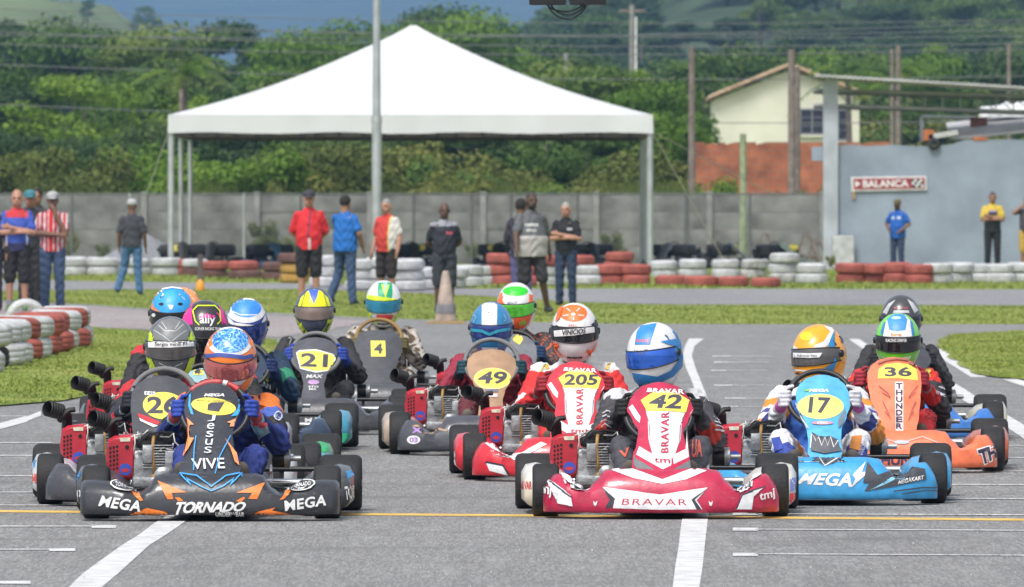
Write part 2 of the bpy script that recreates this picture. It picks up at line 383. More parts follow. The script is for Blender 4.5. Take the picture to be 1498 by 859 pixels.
blades('grass', BANDP, 70000, .008, .026, .012, .0, 'wide green grass band between the track and the far road')
BANDQ = [(-900, 398), (1498, 398), (2300, 398), (2300, 423), (1498, 423), (900, 422), (700, 422), (560, 418), (430, 414), (250, 413), (0, 408), (-900, 406)]
blades('grass', BANDQ, 40000, .02, .07, .016, .0, 'strip of longer grass along the foot of the tyre barrier')

# ------------------------------------------------------------------ painted tyres
m_tw = M('tyre white paint', (.46, .47, .48), .75, var=.22, scale=7, bump=.6, bscale=22, scuff=.75)
m_tr = M('tyre red paint', (.32, .08, .06), .75, var=.3, scale=7, bump=.6, bscale=22, scuff=.45)
m_tb = M('tyre brown paint', (.12, .06, .05), .8, var=.35, scale=6, bump=.5, bscale=22)
m_ty = M('tyre yellow paint', (.42, .25, .06), .8, var=.3, scale=6, bump=.4)
m_tk = M('tyre rubber', (.03, .03, .032), .8, var=.3, scale=8, bump=.4)
m_tg = M('tyre grey worn paint', (.36, .36, .35), .8, var=.4, scale=7, bump=.5, bscale=22)
TM = {'w': m_tw, 'r': m_tr, 'b': m_tb, 'y': m_ty, 'k': m_tk, 'g': m_tg}
TN = {'w': 'white', 'r': 'red', 'b': 'brown', 'y': 'yellow', 'k': 'black', 'g': 'grey'}
def tyre_mesh(Ro, h):
    ri = Ro * .56; e = h * .22
    prof = [(ri, h * .16), (ri + .02, .01), (Ro * .8, 0), (Ro - .025, e * .5), (Ro - .004, e), (Ro, h * .34), (Ro - .008, h * .37), (Ro + .002, h * .41), (Ro + .002, h * .59), (Ro - .008, h * .63), (Ro, h * .66), (Ro - .004, h - e), (Ro - .025, h - e * .5), (Ro * .8, h), (ri + .02, h - .01), (ri, h * .84), (ri, h * .16)]
    mb = MB(); mb.lathe(prof, n=28, caps=False); return mb.mesh('tyre', 'all')
T_FAR = [tyre_mesh(r, h) for r, h in ((.30, .205), (.32, .215), (.285, .19))]
def tyre(p, k, label, group, var=0, tilt=(0, 0), sc=1.):
    o = link('tyre', T_FAR[var % 3], None, TM[k]); o.location = p; o.rotation_euler = (tilt[0], tilt[1], random.uniform(0, 6)); o.scale = (sc * random.uniform(.97, 1.03),) * 2 + (1,)
    tag(o, label, 'tyre', group); return o
def stack(px, py, cols, where, group, sc=1.):
    p = G(px, py); z = 0
    for i, c in enumerate(cols):
        v = random.randrange(3)
        lv = ('lowest in its stack' if i == 0 else 'on top of its stack' if i == len(cols) - 1 else 'in the middle of its stack') if len(cols) > 1 else 'lying alone'
        tyre((p.x + random.uniform(-.03, .03), p.y + .3 + random.uniform(-.04, .04), z), c, f'{TN[c]} tyre {lv}, {where}'.replace('in the middle of its stack', 'mid-stack'), group, v, (random.uniform(-.03, .03) if i else 0, random.uniform(-.03, .03) if i else 0), sc)
        z += (.205, .215, .19)[v] - .004
wl_, gl_ = 'barrier behind the man in grey cap', 'tyres of the barrier left of the tent'
for x in (-35, 10, 57, 104, 150, 197, 244): stack(x, 404, 'ww', wl_, gl_, 1.16)
wm_, gm_ = 'barrier', 'tyres of the barrier before the concrete wall'
stack(272, 404, 'rr', 'barrier at the wooden marker stake', gm_); stack(286, 405, 'bw', 'barrier at the wooden marker stake', gm_)
for x, y, c in ((312, 408, 'br'), (357, 410, 'br'), (405, 411, 'bb'), (432, 414, 'yyb')): stack(x, y, c, 'dark stretch of barrier behind the man in red', gm_, 1.14)
for x, y, c in ((476, 421, 'www'), (528, 425, 'www'), (560, 425, 'www'), (597, 426, 'www'), (628, 424, 'ww'), (660, 422, 'ww'), (684, 421, 'ww'), (704, 419, 'ww')): stack(x, y, c, 'white stretch of barrier behind the standing men', gm_, 1.06)
for x, y, c in ((735, 419, 'rrr'), (768, 419, 'rr'), (800, 419, 'wwr'), (862, 418, 'ww'), (845, 417, 'wwr'), (893, 418, 'rr'), (930, 418, 'rr'), (905, 410, 'rrr')): stack(x, y, c, 'red and white barrier behind the man in black', gm_)
wr_ = 'loose barrier beside the parked karts'
for x, y, c in ((981, 419, 'r'), (972, 408, 'ww'), (1012, 408, 'ww'), (1027, 420, 'r'), (1062, 408, 'ww'), (1073, 420, 'r'), (1104, 408, 'gg'), (1121, 421, 'r'), (1148, 415, 'gww'), (1190, 416, 'ww')): stack(x, y, c, wr_, 'loose tyres by the parked karts')
for x, c in ((1244, 'rr'), (1277, 'rr'), (1310, 'rr'), (1345, 'rr'), (1372, 'ww'), (1403, 'ww'), (1434, 'ww'), (1466, 'ww'), (1498, 'ww'), (1534, 'ww')): stack(x, 415 + random.uniform(-1, 1), c, 'barrier before the blue grey building', 'tyres of the barrier before the building')
# near row on the lawn, running away from the camera
seq = 'wkwwrwrrwrw'
for i, c in enumerate(seq):
    t = i / (len(seq) - 1); D = 73.5 + 17 * t; p0, p1 = G(-45, 548), G(103, 507); p = p0.lerp(p1, t); c2 = c if random.random() < .75 else random.choice('wwr')
    for j, cc in enumerate((c, c2)):
        tyre((p.x + random.uniform(-.05, .05) - .02 * j, p.y + random.uniform(-.05, .05), .016 + j * .203), cc, f'worn {TN[cc]} tyre in {"upper" if j else "lower"} layer of the barrier on the lawn', 'tyres of the barrier row on the lawn', 1, (random.uniform(-.05, .05), random.uniform(-.06, .06)), random.uniform(.86, .96))
bigt = MB(); bigt.lathe([(.155, -.07), (.19, -.085), (.225, -.06), (.235, -.02), (.235, .02), (.225, .06), (.19, .085), (.155, .07), (.155, -.07)], axis='Y', n=36, caps=False)
o = bigt.build('tyre', m_tw, None, 'all'); p = G(38, 500); o.location = (p.x, p.y, .25); o.rotation_euler = (.12, 0, .1); tag(o, 'slim white tyre standing upright behind the lawn barrier', 'tyre')

# ------------------------------------------------------------------ concrete wall, chain-link fence
DW = 222.
wall = empty('concrete_wall', (0, DW, 0)); tag(wall, 'long grey precast concrete wall behind the tent', 'wall')
slab = MB(); slab.rbox((0, 0, 0), (2.9, .07, .462), .006); slab_me = slab.mesh('slab', 40, [m_conc])
post = MB(); post.rbox((0, 0, 0), (.16, .16, 1.95), .015); post_me = post.mesh('post', 40, [m_concp])
xw = -22.2; k = 0
while xw < 9.0:
    o = link('post', post_me, wall); o.location = (xw, -.045, .975)
    for j in range(4):
        if xw + 1.53 > 9.4: break
        q = link('slab', slab_me, wall); q.location = (xw + 1.53, random.uniform(-.012, .012), .23 + j * .465); q.rotation_euler = (0, random.uniform(-.002, .002), 0)
    xw += 3.06
DFN = 215.
fence = empty('chain_link_fence', (0, DFN, 0)); tag(fence, 'chain-link fence with thin steel posts before the concrete wall', 'fence')
x0, x1 = W(-120, 0, DFN).x, W(1246, 0, DFN).x
mb = MB(); mb.tube([(x0, 0, 1.88), (x1, 0, 1.88)], .022, 6); mb.build('top_rail', m_wire, fence)
for px in (-60, 105, 190, 357, 440, 605, 690, 748, 845, 1003, 1006, 1097, 1246):
    mb = MB(); xx = W(px, 0, DFN).x; mb.tube([(xx, 0, -.05), (xx, 0, 1.9)], .035 if px != 1246 else .05, 8)
    mb.build('post', m_galv if px in (190, 357) else m_wire, fence)
mb = MB(); st = .11; x = x0 - 1.85
while x < x1:
    for s in (1, -1):
        a, b = (x, .02), (x + 1.85, 1.87)
        if s < 0: a, b = (x, 1.87), (x + 1.85, .02)
        (ax, az), (bx, bz) = a, b
        if ax < x0: t = (x0 - ax) / (bx - ax); ax, az = x0, az + (bz - az) * t
        if bx > x1: t = (x1 - ax) / (bx - ax); bx, bz = x1, az + (bz - az) * t
        if bx > ax: mb.tube([(ax, .01 * s, az), (bx, .01 * s, bz)], .0042, 3, caps=False)
    x += st
tag(mb.build('wire_mesh', m_wire, fence), kind='stuff')

# ------------------------------------------------------------------ marquee
DT = 198.; TD = 12.
m_can = M('white tent fabric', (.60, .61, .63), .6, var=.05, scale=.5, bump=.35, bscale=1.1)
xl, xr = W(247, 0, DT).x, W(954, 0, DT).x; tw = xr - xl; xc = (xl + xr) / 2
tent = empty('marquee_tent', (xc, DT + TD / 2, 0)); tag(tent, 'large white pyramid marquee on grey steel legs before the wall', 'tent')
hw, hd, ze, za = tw / 2, TD / 2, 3.76, 6.05
mb = MB(); rings = []; NN = 16
for i in range(13):
    t = i / 12; z = ze + (za - ze) * (t - .10 * math.sin(PI * t) * (1 - .2 * t)); s = 1 - t; rr = []
    s = max(s, .012)
    for side in range(4):
        for j in range(NN):
            u = j / NN * 2 - 1
            x, y = [(u * hw, -hd), (hw, u * hd), (-u * hw, hd), (-hw, -u * hd)][side]
            sag = -.10 * math.sin(PI * t) * (1 - u * u)
            rr.append((x * s, y * s, z + sag))
    rings.append(rr)
mb.loft(rings, caps=False); mb.add([(0, 0, za + .0)], []); mb.build('canopy', m_can, tent, 'all')
for nm, (a, b) in zip(('valance',) * 4, (((-hw, -hd), (hw, -hd)), ((hw, -hd), (hw, hd)), ((hw, hd), (-hw, hd)), ((-hw, hd), (-hw, -hd)))):
    mb = MB(); r0, r1, r2 = [], [], []; n = 48
    for i in range(n + 1):
        t = i / n; x, y = a[0] + (b[0] - a[0]) * t, a[1] + (b[1] - a[1]) * t; o = 1.004 + .004 * math.sin(t * 61) * random.random()
        r0.append((x * 1.003, y * 1.003, ze + .002)); r1.append((x * o, y * o, ze - .22 + .01 * math.sin(t * 37))); r2.append((x * (o + .001), y * (o + .001), ze - .44 + .02 * math.sin(t * 23) + random.uniform(-.008, .008)))
    mb.loft([r0, r1, r2], closed=False); mb.build(nm, m_can, tent, 'all')
for sx in (-1, 1):
    for yy in (-hd, 0, hd):
        mb = MB(); mb.tube([(sx * (hw - .05), yy * .985, 0), (sx * (hw - .05), yy * .985, ze - .05)], .075 if yy < 0 else .06, 10); mb.box((sx * (hw - .05), yy * .985, .01), (.25, .25, .02)); mb.build('leg', m_galv, tent, 40)
m_brownst = M('brown painted steel', (.12, .09, .08), .6, var=.3)
for zz, yy in ((ze - .48, -hd + .1), (ze - .48, hd - .1)):
    mb = MB(); mb.box((0, yy, zz), (tw - .2, .08, .10)); mb.build('beam', m_brownst, tent)
for sx in (-1, 1):
    mb = MB(); mb.box((sx * (hw - .12), 0, ze - .48), (.08, TD - .4, .10)); mb.build('beam', m_brownst, tent)
for i in range(22):
    mb = MB(); mb.rbox((-hw + .6 + i * (tw - 1.2) / 21 + random.uniform(-.15, .15), -hd + .02, ze - .47), (.09, .06, .12), .015); mb.build('hook', m_dark, tent)
for a, b in (((hw, -hd, ze - .4), (W(1130, 0, DFN).x - xc, DFN - DT - hd, 1.88)), ((hw, -hd, ze - .4), (hw + 1.9, -hd + 2, .02)), ((-hw, -hd, ze - .4), (-hw - 1.3, -hd + 2.5, .02))):
    mb = MB(); mb.tube([a, b], .012, 5); mb.build('guy_rope', M('pale rope', (.45, .44, .36), .9), tent)

def pole(name, px, ytop, D, r, mat, label, cat, base=0., r1=None):
    mb = MB(); zt = W(px, ytop, D).z; n = 12; x = W(px, 0, D).x
    mb.tube([(0, 0, base - .05), (0, 0, base + (zt - base) * .33), (0, 0, base + (zt - base) * .34), (0, 0, zt)], [r, r * .97, (r1 or r * .9), (r1 or r * .8)], n)
    o = mb.build(name, mat, None, 40); o.location = (x, D, 0); tag(o, label, cat); return o
# lamp post: pole, base plate, collar, arm above the frame
lp = empty('lamp_post', (W(551, 0, 194).x, 194, 0)); tag(lp, 'tall grey steel lamp post standing before the white marquee', 'lamp post')
mb = MB(); mb.tube([(0, 0, 0), (0, 0, 3.6)], .115, 14); mb.build('lower_pole', m_galv, lp, 40)
mb = MB(); mb.tube([(0, 0, 3.6), (0, 0, 9.0)], [.098, .075], 14); mb.build('upper_pole', m_galv, lp, 40)
mb = MB(); mb.tube([(0, 0, 3.52), (0, 0, 3.68)], .128, 14); mb.build('collar', m_galv, lp, 40)
mb = MB(); mb.rbox((0, 0, .015), (.4, .4, .03), .005); mb.build('base_plate', m_galv, lp)
mb = MB(); mb.tube([(0, 0, 8.95), (.5, -.3, 9.2), (1.2, -.7, 9.25)], .04, 8); mb.build('arm', m_galv, lp, 40)
mb = MB(); mb.rbox((1.5, -.88, 9.24), (.7, .3, .12), .04, (0, 0, -.53)); mb.build('lamp_head', m_galv, lp)
wp = pole('wooden_pole', 265, 131, 211.3, .065, m_wood, 'short bare wooden pole behind the marquee leg', 'pole')
grp = pole('green_post', 1087, 196, 217, .10, M('mossy concrete', (.25, .30, .17), .9, var=.3, bump=.3), 'mossy green concrete post standing before the brick wall', 'post', r1=.085)
for px, yt, D, r, lb in ((1012, 68, 231, .11, 'weathered wooden utility pole at the end of the brick wall'), (1158, 72, 233, .12, 'thicker of two dark utility poles before the cream house'), (1167, 98, 234, .085, 'thinner of two utility poles before the cream house'),
                         (828, 78, 300, .11, 'pale concrete pole half hidden behind the marquee roof'), (1305, 72, 292, .085, 'thin left pole of the pair above the shed truss'), (1314, 66, 290, .11, 'thicker right pole of the pair above the shed truss'), (1476, 64, 296, .09, 'slim grey pole rising behind the shed roof')):
    pole('utility_pole', px, yt, D, r, m_wood if px != 828 else m_concp, lb, 'pole')
up = empty('utility_pole', (W(925, 0, 330).x, 330, 0)); tag(up, 'pale concrete power pole with crossarm and white box', 'pole')
mb = MB(); mb.tube([(0, 0, 0), (-.02, 0, 9.7)], [.16, .10], 10); mb.build('shaft', m_concp, up, 40)
mb = MB(); mb.rbox((0, 0, 9.45), (1.0, .1, .1), .01); mb.build('crossarm', m_wood, up)
mb = MB(); mb.rbox((.14, -.1, 8.1), (.09, .05, 2.2), .01); mb.build('conduit', M('white pipe', (.6, .6, .6), .6), up)
mb = MB(); mb.lathe([(.001, -.1), (.12, -.08), (.13, .08), (.001, .1)], (-.17, -.14, 5.2), 'Y', 14); mb.build('lamp', M('white lamp glass', (.75, .75, .75), .4), up, 40)
for i, (ya, yb, D) in enumerate(((44, 62, 288), (92, 110, 286), (150, 176, 284), (25, 52, 322), (33, 42, 326), (10, 28, 330), (50, 30, 334), (62, 70, 302))):
    mb = MB(); pts = []
    for k in range(25):
        t = k / 24; px = -60 + 1620 * t; p = W(px, ya + (yb - ya) * t + 14 * 4 * t * (1 - t), D); pts.append(p)
    mb.tube(pts, .016, 4); o = mb.build('power_line', m_wire); tag(o, 'thin sagging power cable strung across before the wood', 'cable', 'power lines before the wood')
# ------------------------------------------------------------------ building with the sign, shed roof
DB = 203.
m_bw = M('blue grey painted wall', (.26, .305, .375), .85, var=.22, scale=.9, scuff=.28, bump=.15, bscale=9, detail=9)
m_col = M('pale grey column', (.40, .43, .48), .85, var=.2, scale=1.6)
bd = empty('workshop_building', (0, DB, 0)); tag(bd, 'blue grey workshop with open shed roof and red sign', 'building')
bx0 = W(1226, 0, DB).x; bx1 = bx0 + 9
mb = MB(); top = [(bx0, 3.06)]; x = bx0
while x < bx1: x += .35; top.append((x, 3.06 + random.uniform(-.03, .03) + (.12 if x > bx0 + 3 else 0)))
poly = [(bx0, -.1)] + top + [(x, -.1)]
mb.prism(poly, 0, .2); mb.build('wall', m_bw, bd)
mb = MB(); mb.rbox((W(1215, 0, DB).x, .05, 2.35), (.36, .36, 4.72), .01); mb.build('column', m_col, bd)
mb = MB(); mb.rbox((W(1197, 0, DB).x, .3, 2.85), (.3, .15, .35), .01); mb.build('wall_stub', m_bw, bd)
mb = MB(); mb.rbox((W(1233, 0, DB).x, -.2, .42), (.55, .06, .84), .05); mb.build('patch', M('pale render', (.45, .46, .47), .9, var=.2), bd)
m_sheet = M('fibre cement sheet', (.42, .42, .43), .85, var=.2, scale=2)
mb = MB(); xa, xb = W(1190, 0, DB).x, W(1640, 0, DB).x; n = 120; r0, r1, r2, r3 = [], [], [], []
for i in range(n + 1):
    x = xa + (xb - xa) * i / n; zt = CAMH + (YH - (109 + 18 * (x - xa) / (W(1498, 0, DB).x - xa))) * DB / F + .012 * math.cos(i * PI)
    r0.append((x, -.7, zt)); r1.append((x, 1.3, zt - .05)); r2.append((x, -.7, zt - .06)); r3.append((x, 1.3, zt - .11))
mb.loft([r2, r0, r1, r3, r2], closed=False); mb.build('roof_sheet', m_sheet, bd)
def bar(p, q, r, name, mat, par, y): 
    a, b = W(*p, DB), W(*q, DB); mb = MB(); mb.tube([(a.x, y, a.z), (b.x, y, b.z)], r, 6); return mb.build(name, mat, par)
for (p, q, r) in (((1192, 131), (1560, 141), .045), ((1192, 153), (1560, 165), .045), ((1192, 135), (1560, 147), .03), ((1192, 157), (1560, 168), .025)):
    bar(p, q, r, 'truss_chord', m_sheet if r > .04 else m_wire, bd, .9)
for i in range(14):
    xx = 1200 + i * 26; bar((xx, 133 + i * .7), (xx + 26, 155 + i * .8), .012, 'truss_web', m_wire, bd, .9); bar((xx + 26, 134 + i * .7), (xx + 26, 155 + i * .8), .018, 'truss_web', m_sheet, bd, .9)
for (p, q) in (((1353, 206), (1353, 170)), ((1353, 170), (1432, 172))): bar(p, q, .05, 'pipe_frame', m_galv, bd, 1.6)
# things lying on the wall top
def onwall(name, px, w, h, mat, label, cat, y=.1, rot=0., dz=0., shape='box'):
    p = W(px, 0, DB); mb = MB()
    if shape == 'box': mb.rbox((0, 0, h / 2), (w, .25, h), min(w, h) * .12)
    o = mb.build(name, mat); o.location = (p.x, DB + y, 3.2 + dz); o.rotation_euler = (0, rot, 0); tag(o, label, cat); return o
m_org = M('orange clay', (.50, .17, .06), .85, var=.25, scale=9)
onwall('clay_block', 1359, .28, .28, m_org, 'orange hollow clay block standing on the workshop wall top', 'brick', dz=-.03)
onwall('clay_brick', 1434, .34, .09, m_org, 'flat orange clay brick lying on the workshop wall top', 'brick', dz=-.02)
o = onwall('roll', 1380, .75, .13, M('white plastic', (.62, .62, .62), .5, var=.12), 'white rolled sheet lying tilted on the workshop wall top', 'roll', rot=-.16, dz=.06)
mb = MB(); mb.lathe([(.07, -.05), (.14, -.055), (.155, 0), (.14, .055), (.07, .05), (.07, -.05)], axis='Y', n=18, caps=False)
o = mb.build('small_tyre', m_tk, None, 'all'); o.location = (W(1366, 0, DB).x, DB - .07, 3.10); tag(o, 'small black tyre hung on the workshop wall below the clay block', 'tyre')
mb = MB(); a, b = W(1392, 205, DB), W(1560, 188, DB); mb.loft([[(a.x, .0, a.z), (a.x, 2.4, a.z + .4), (a.x, 2.4, a.z + .46), (a.x, 0, a.z + .06)], [(b.x, .0, b.z), (b.x, 2.4, b.z + .4), (b.x, 2.4, b.z + .46), (b.x, 0, b.z + .06)]])
o = mb.build('sheet_metal', m_sheet); o.location = (0, DB + .22, 0); tag(o, 'grey corrugated sheet leaning over the workshop wall top', 'sheet')
mb = MB(); rs = []
for i in range(9):
    t = i / 8; rs.append([(1.3 * t + .04 * random.uniform(-1, 1), .5 * math.cos(k * PI / 6) * .6, .28 * math.sin(k * PI / 6) * (1 + .5 * t) * random.uniform(.75, 1.2)) for k in range(7)])
mb.loft(rs, closed=False)
o = mb.build('tarpaulin', M('silver tarpaulin', (.62, .64, .66), .35, var=.25, scale=6, bump=.6, bscale=5), None, 'all'); o.location = (W(1440, 0, DB).x, DB + 2.2, 3.78); tag(o, 'crumpled silver tarpaulin heaped on the sheet under the truss', 'tarpaulin')
mb = MB(); mb.rbox((0, 0, 0), (.42, .2, .3), .01); o = mb.build('brick_pier', M('old red brick', (.20, .09, .07), .9, var=.35, scale=8, bump=.4)); o.location = (W(1437, 0, DB).x, DB + 1.6, 3.62); tag(o, 'short red brick pier under the silver tarpaulin', 'pier')
# sign
DSG = DB - .06
sg = empty('sign', (0, 0, 0)); tag(sg, 'red direction sign reading BALANCA with arrow and chequered flag', 'sign')
q = [W(1245, 259, DSG), W(1355, 257.5, DSG), W(1356, 278, DSG), W(1246, 280, DSG)]
def plate(q, name, mat, par, th=.03, dy=0.):
    mb = MB(); a = [(p.x, p.y + dy, p.z) for p in q]; b = [(p.x, p.y + th + dy, p.z) for p in q]; mb.loft([a, b]); me = mb.mesh(name, False, [mat]); link(name, me, par); return me
m_wht = M('white sign paint', (.7, .7, .7), .5); m_sred = M('dark red sign paint', (.30, .035, .05), .5)
plate(q, 'border', m_wht, sg); q2 = [W(1248, 261.6, DSG), W(1352.5, 260.2, DSG), W(1353.3, 275.6, DSG), W(1248.8, 277.4, DSG)]
me = plate(q2, 'board', m_sred, sg, .02, -.012)
S = Surf([me], Matrix.Identity(4), DSG - .02); board = sg.children[1]
S.text('BALANCA', ((1262, 263.5), (1329, 262.6), (1329.5, 273.6), (1262.5, 274.6)), (.7, .7, .7), sg, bold=.035)
S.poly([(1251, 264), (1259, 269), (1251, 274.5)], (.7, .7, .7), sg, 'arrow')
for i in range(3):
    for j in range(4): S.poly([(1333 + j * 4 + i, 262 + i * 4), (1337 + j * 4 + i, 262 + i * 4), (1337 + j * 4 + i, 266 + i * 4), (1333 + j * 4 + i, 266 + i * 4)], (.7, .7, .7) if (i + j) % 2 else (.02, .02, .02), sg, 'flag_check')
mb = MB(); a = W(1249, 285, DSG); mb.rbox((a.x, a.y + .03, a.z), (.07, .06, .2), .01); mb.build('bracket', M('rusty yellow paint', (.40, .27, .10), .8, var=.35), sg)

# brick wall, cream house
m_brick = bpy.data.materials.new('hollow brick masonry'); m_brick.use_nodes = True; n, l = nodes_of(m_brick)
bt = n.new('ShaderNodeTexBrick'); bt.inputs['Scale'].default_value = 1; bt.inputs['Brick Width'].default_value = .3; bt.inputs['Row Height'].default_value = .2; bt.inputs['Mortar Size'].default_value = .012
bt.inputs['Color1'].default_value = (.44, .145, .065, 1); bt.inputs['Color2'].default_value = (.35, .115, .06, 1); bt.inputs['Mortar'].default_value = (.33, .18, .12, 1)
tc = n.new('ShaderNodeTexCoord'); mp = n.new('ShaderNodeMapping'); mp.inputs['Rotation'].default_value = (R(90), 0, 0); l.new(tc.outputs['Object'], mp.inputs[0]); l.new(mp.outputs[0], bt.inputs[0])
nz = n.new('ShaderNodeTexNoise'); nz.inputs['Scale'].default_value = 1.4; nz.inputs['Detail'].default_value = 8; l.new(tc.outputs['Object'], nz.inputs[0])
mx = n.new('ShaderNodeMix'); mx.data_type = 'RGBA'; mx.blend_type = 'MULTIPLY'; mx.inputs[0].default_value = .8; rp = n.new('ShaderNodeMapRange'); rp.inputs[1].default_value = .3; rp.inputs[2].default_value = .65; rp.inputs[3].default_value = .45; rp.inputs[4].default_value = 1.15
l.new(nz.outputs['Fac'], rp.inputs[0]); l.new(bt.outputs[0], mx.inputs[6]); l.new(rp.outputs[0], mx.inputs[7]); l.new(mx.outputs[2], n['Principled BSDF'].inputs['Base Color']); n['Principled BSDF'].inputs['Roughness'].default_value = .9
DBR = 240.
xa, xb = W(1016, 0, DBR).x, W(1300, 0, DBR).x; poly = [(xa, -.1)]; x = xa
while x < xb: poly += [(x, 3.44 + random.choice((0, 0, 0, -.08, .02))), (x + .3, poly[-1][1] if len(poly) > 2 else 3.44)]; x += .3
poly.append((x, -.1)); mb = MB(); mb.prism(poly, 0, .16); o = mb.build('brick_wall', m_brick); o.location = (0, DBR, 0); tag(o, 'bare red hollow-brick wall with uneven top before the house', 'wall')
DH = 350.
hs_ = empty('cream_house', (0, DH, 0)); tag(hs_, 'cream painted house with clay tile gable roof behind the brick wall', 'house')
m_cream = M('cream render', (.64, .63, .52), .85, var=.16, scale=.5, detail=8, scuff=.3); m_tile = M('clay roof tile', (.42, .29, .19), .85, var=.35, scale=3, bump=.3)
def hp(px, py): p = W(px, py, DH); return (p.x, p.z)
mb = MB(); mb.prism([hp(1045, 360), hp(1045, 146), hp(1155, 103), hp(1257, 137), hp(1257, 360)], 0, 7); mb.build('wall', m_cream, hs_)
rf = None
for (pa, pb) in ((hp(1038, 146), hp(1156, 98)), (hp(1275, 145), hp(1154, 98))):
    (ax, az), (bx_, bz) = pa, pb; mb = MB(); d = Vector((bx_ - ax, 0, bz - az)); up_ = Vector((-d.z, 0, d.x)).normalized(); up_ = up_ if up_.z > 0 else -up_
    a, b = Vector((ax, -.35, az)), Vector((bx_, -.35, bz))
    mb.loft([[a, b, b + up_ * .07, a + up_ * .07], [p + Vector((0, 7.7, 0)) for p in (a, b, b + up_ * .07, a + up_ * .07)]]); rf = mb.build('roof', m_tile, hs_)
    nt = 13
    for i in range(nt):
        c0 = a + (b - a) * (i / nt) + up_ * .05; c1 = a + (b - a) * ((i + 1.15) / nt) + up_ * .11; t = MB(); rs = []
        for c, rr in ((c0, .12), (c1, .095)): rs.append([c + Vector((0, math.cos(k * PI / 6) * rr, 0)) + up_ * math.sin(k * PI / 6) * rr for k in range(7)])
        t.loft(rs, closed=True); t.build('verge_tile', m_tile, rf)
    for r in range(14):
        y = .1 + r * .5; t = MB(); rs = [[p + Vector((0, y + .1 + math.cos(k * PI / 4) * .12, 0)) + up_ * (.06 + math.sin(k * PI / 4) * .08) for k in range(5)] for p in (a, b)]
        t.loft(rs, closed=True); t.build('tile_row', m_tile, rf)
m_glass = M('dark window glass', (.03, .035, .05), .12, var=.2); m_wf = M('grey window frame', (.20, .20, .24), .6)
def window(x0, y0, x1, y1, cols):
    (a, zt), (b, zb) = hp(x0, y0), hp(x1, y1); w = MB(); t = .07
    for (cx, cz, dx, dz) in (((a + b) / 2, zt, b - a + t, t), ((a + b) / 2, zb, b - a + t, t), (a, (zt + zb) / 2, t, zt - zb), (b, (zt + zb) / 2, t, zt - zb)): w.box((cx, -.02, cz), (dx, .1, dz))
    for i in range(1, cols): w.box((a + (b - a) * i / cols, -.02, (zt + zb) / 2), (t * .8, .08, zt - zb))
    for i in (1, 2): w.box(((a + b) / 2, -.015, zb + (zt - zb) * i / 3), (b - a, .06, .03))
    wf = w.build('window', m_wf, hs_)
    for i in range(cols):
        g = MB(); g.box((a + (b - a) * (i + .5) / cols, -.006, (zt + zb) / 2), ((b - a) / cols - t, .03, zt - zb - t)); g.build('pane', m_glass, wf)
    s = MB(); s.box(((a + b) / 2, -.06, zb - .09), (b - a + .3, .16, .08)); s.build('sill', m_cream, wf)
window(1171, 160, 1205, 196, 2); window(1226, 161, 1239, 205, 1)
# scrap, gravel, stands, stakes
mb = MB(); rs = []
for i in range(10):
    t = i / 9; rs.append([((1 - t) * 1.5 * math.cos(a) * random.uniform(.93, 1.07), (1 - t) * 1.1 * math.sin(a) * random.uniform(.93, 1.07), .85 * t ** .9) for a in [k * 2 * PI / 26 for k in range(26)]])
mb.loft(rs); o = mb.build('gravel_heap', M('blue grey gravel', (.22, .23, .25), .95, var=.35, scale=30, bump=.8, bscale=50), None, 'all'); p = W(215, 0, 208); o.location = (p.x, 208, 0); tag(o, 'heap of blue grey gravel piled against the concrete wall', 'gravel heap', kind='stuff')
def aframe(px, D, h, lab):
    r = empty('a_frame_stand', (W(px, 0, D).x, D, 0)); tag(r, lab, 'stand')
    for sx in (-1, 1):
        for sy in (-1, 1):
            mb = MB(); mb.box((sx * .19, sy * .22, h / 2), (.06, .04, h * 1.05), (sy * .2 * .9, -sx * .36 * .9, 0)); mb.build('leg', m_tk if sy > 0 else m_wood, r)
    mb = MB(); mb.box((0, 0, h * .99), (.12, .2, .07)); mb.build('top_bar', m_wood, r)
    mb = MB(); mb.box((0, -.1, h * .35), (.5, .04, .05)); mb.build('cross_bar', m_wood, r)
aframe(1121, 206, .85, 'dark wooden A-frame stand alone behind the white tyres'); aframe(1181, 206, .88, 'dark A-frame stand nearest the workshop column'); aframe(1196, 207.5, .7, 'shorter A-frame stand half behind another by the workshop column')
st = empty('marker_stake', (W(293, 0, 150).x, 150, 0)); tag(st, 'dark wooden marker stake with orange foot on the grass', 'stake')
mb = MB(); mb.rbox((0, 0, .36), (.10, .10, .6), .015); mb.build('post', M('dark wet wood', (.10, .08, .08), .8, var=.3), st)
mb = MB(); mb.lathe([(.075, 0), (.085, .04), (.075, .12), (.055, .2), (.04, .22)], n=14); mb.build('foot', M('orange plastic', (.75, .33, .03), .5, var=.1), st, 40)
cn = empty('traffic_cone', (G(652, 474).x, G(652, 474).y, 0)); tag(cn, 'weathered brownish traffic cone standing at the track edge', 'cone')
mb = MB(); mb.lathe([(.15, .03), (.14, .06), (.12, .2), (.085, .42), (.058, .6), (.04, .68), (.03, .69)], n=20); mb.build('cone', M('faded dirty cone', (.36, .29, .24), .85, var=.4, scale=9), cn, 'all')
mb = MB(); mb.rbox((0, 0, .018), (.5, .46, .036), .012); mb.build('base', M('ochre rubber', (.34, .23, .10), .85, var=.2), cn)
mb = MB(); mb.lathe([(.132, .14), (.115, .26)], n=20, caps=False); mb.lathe([(.136, .14), (.119, .26)], n=20, caps=False); mb.build('band', M('grey band', (.20, .20, .21), .8, var=.3), cn, 'all')

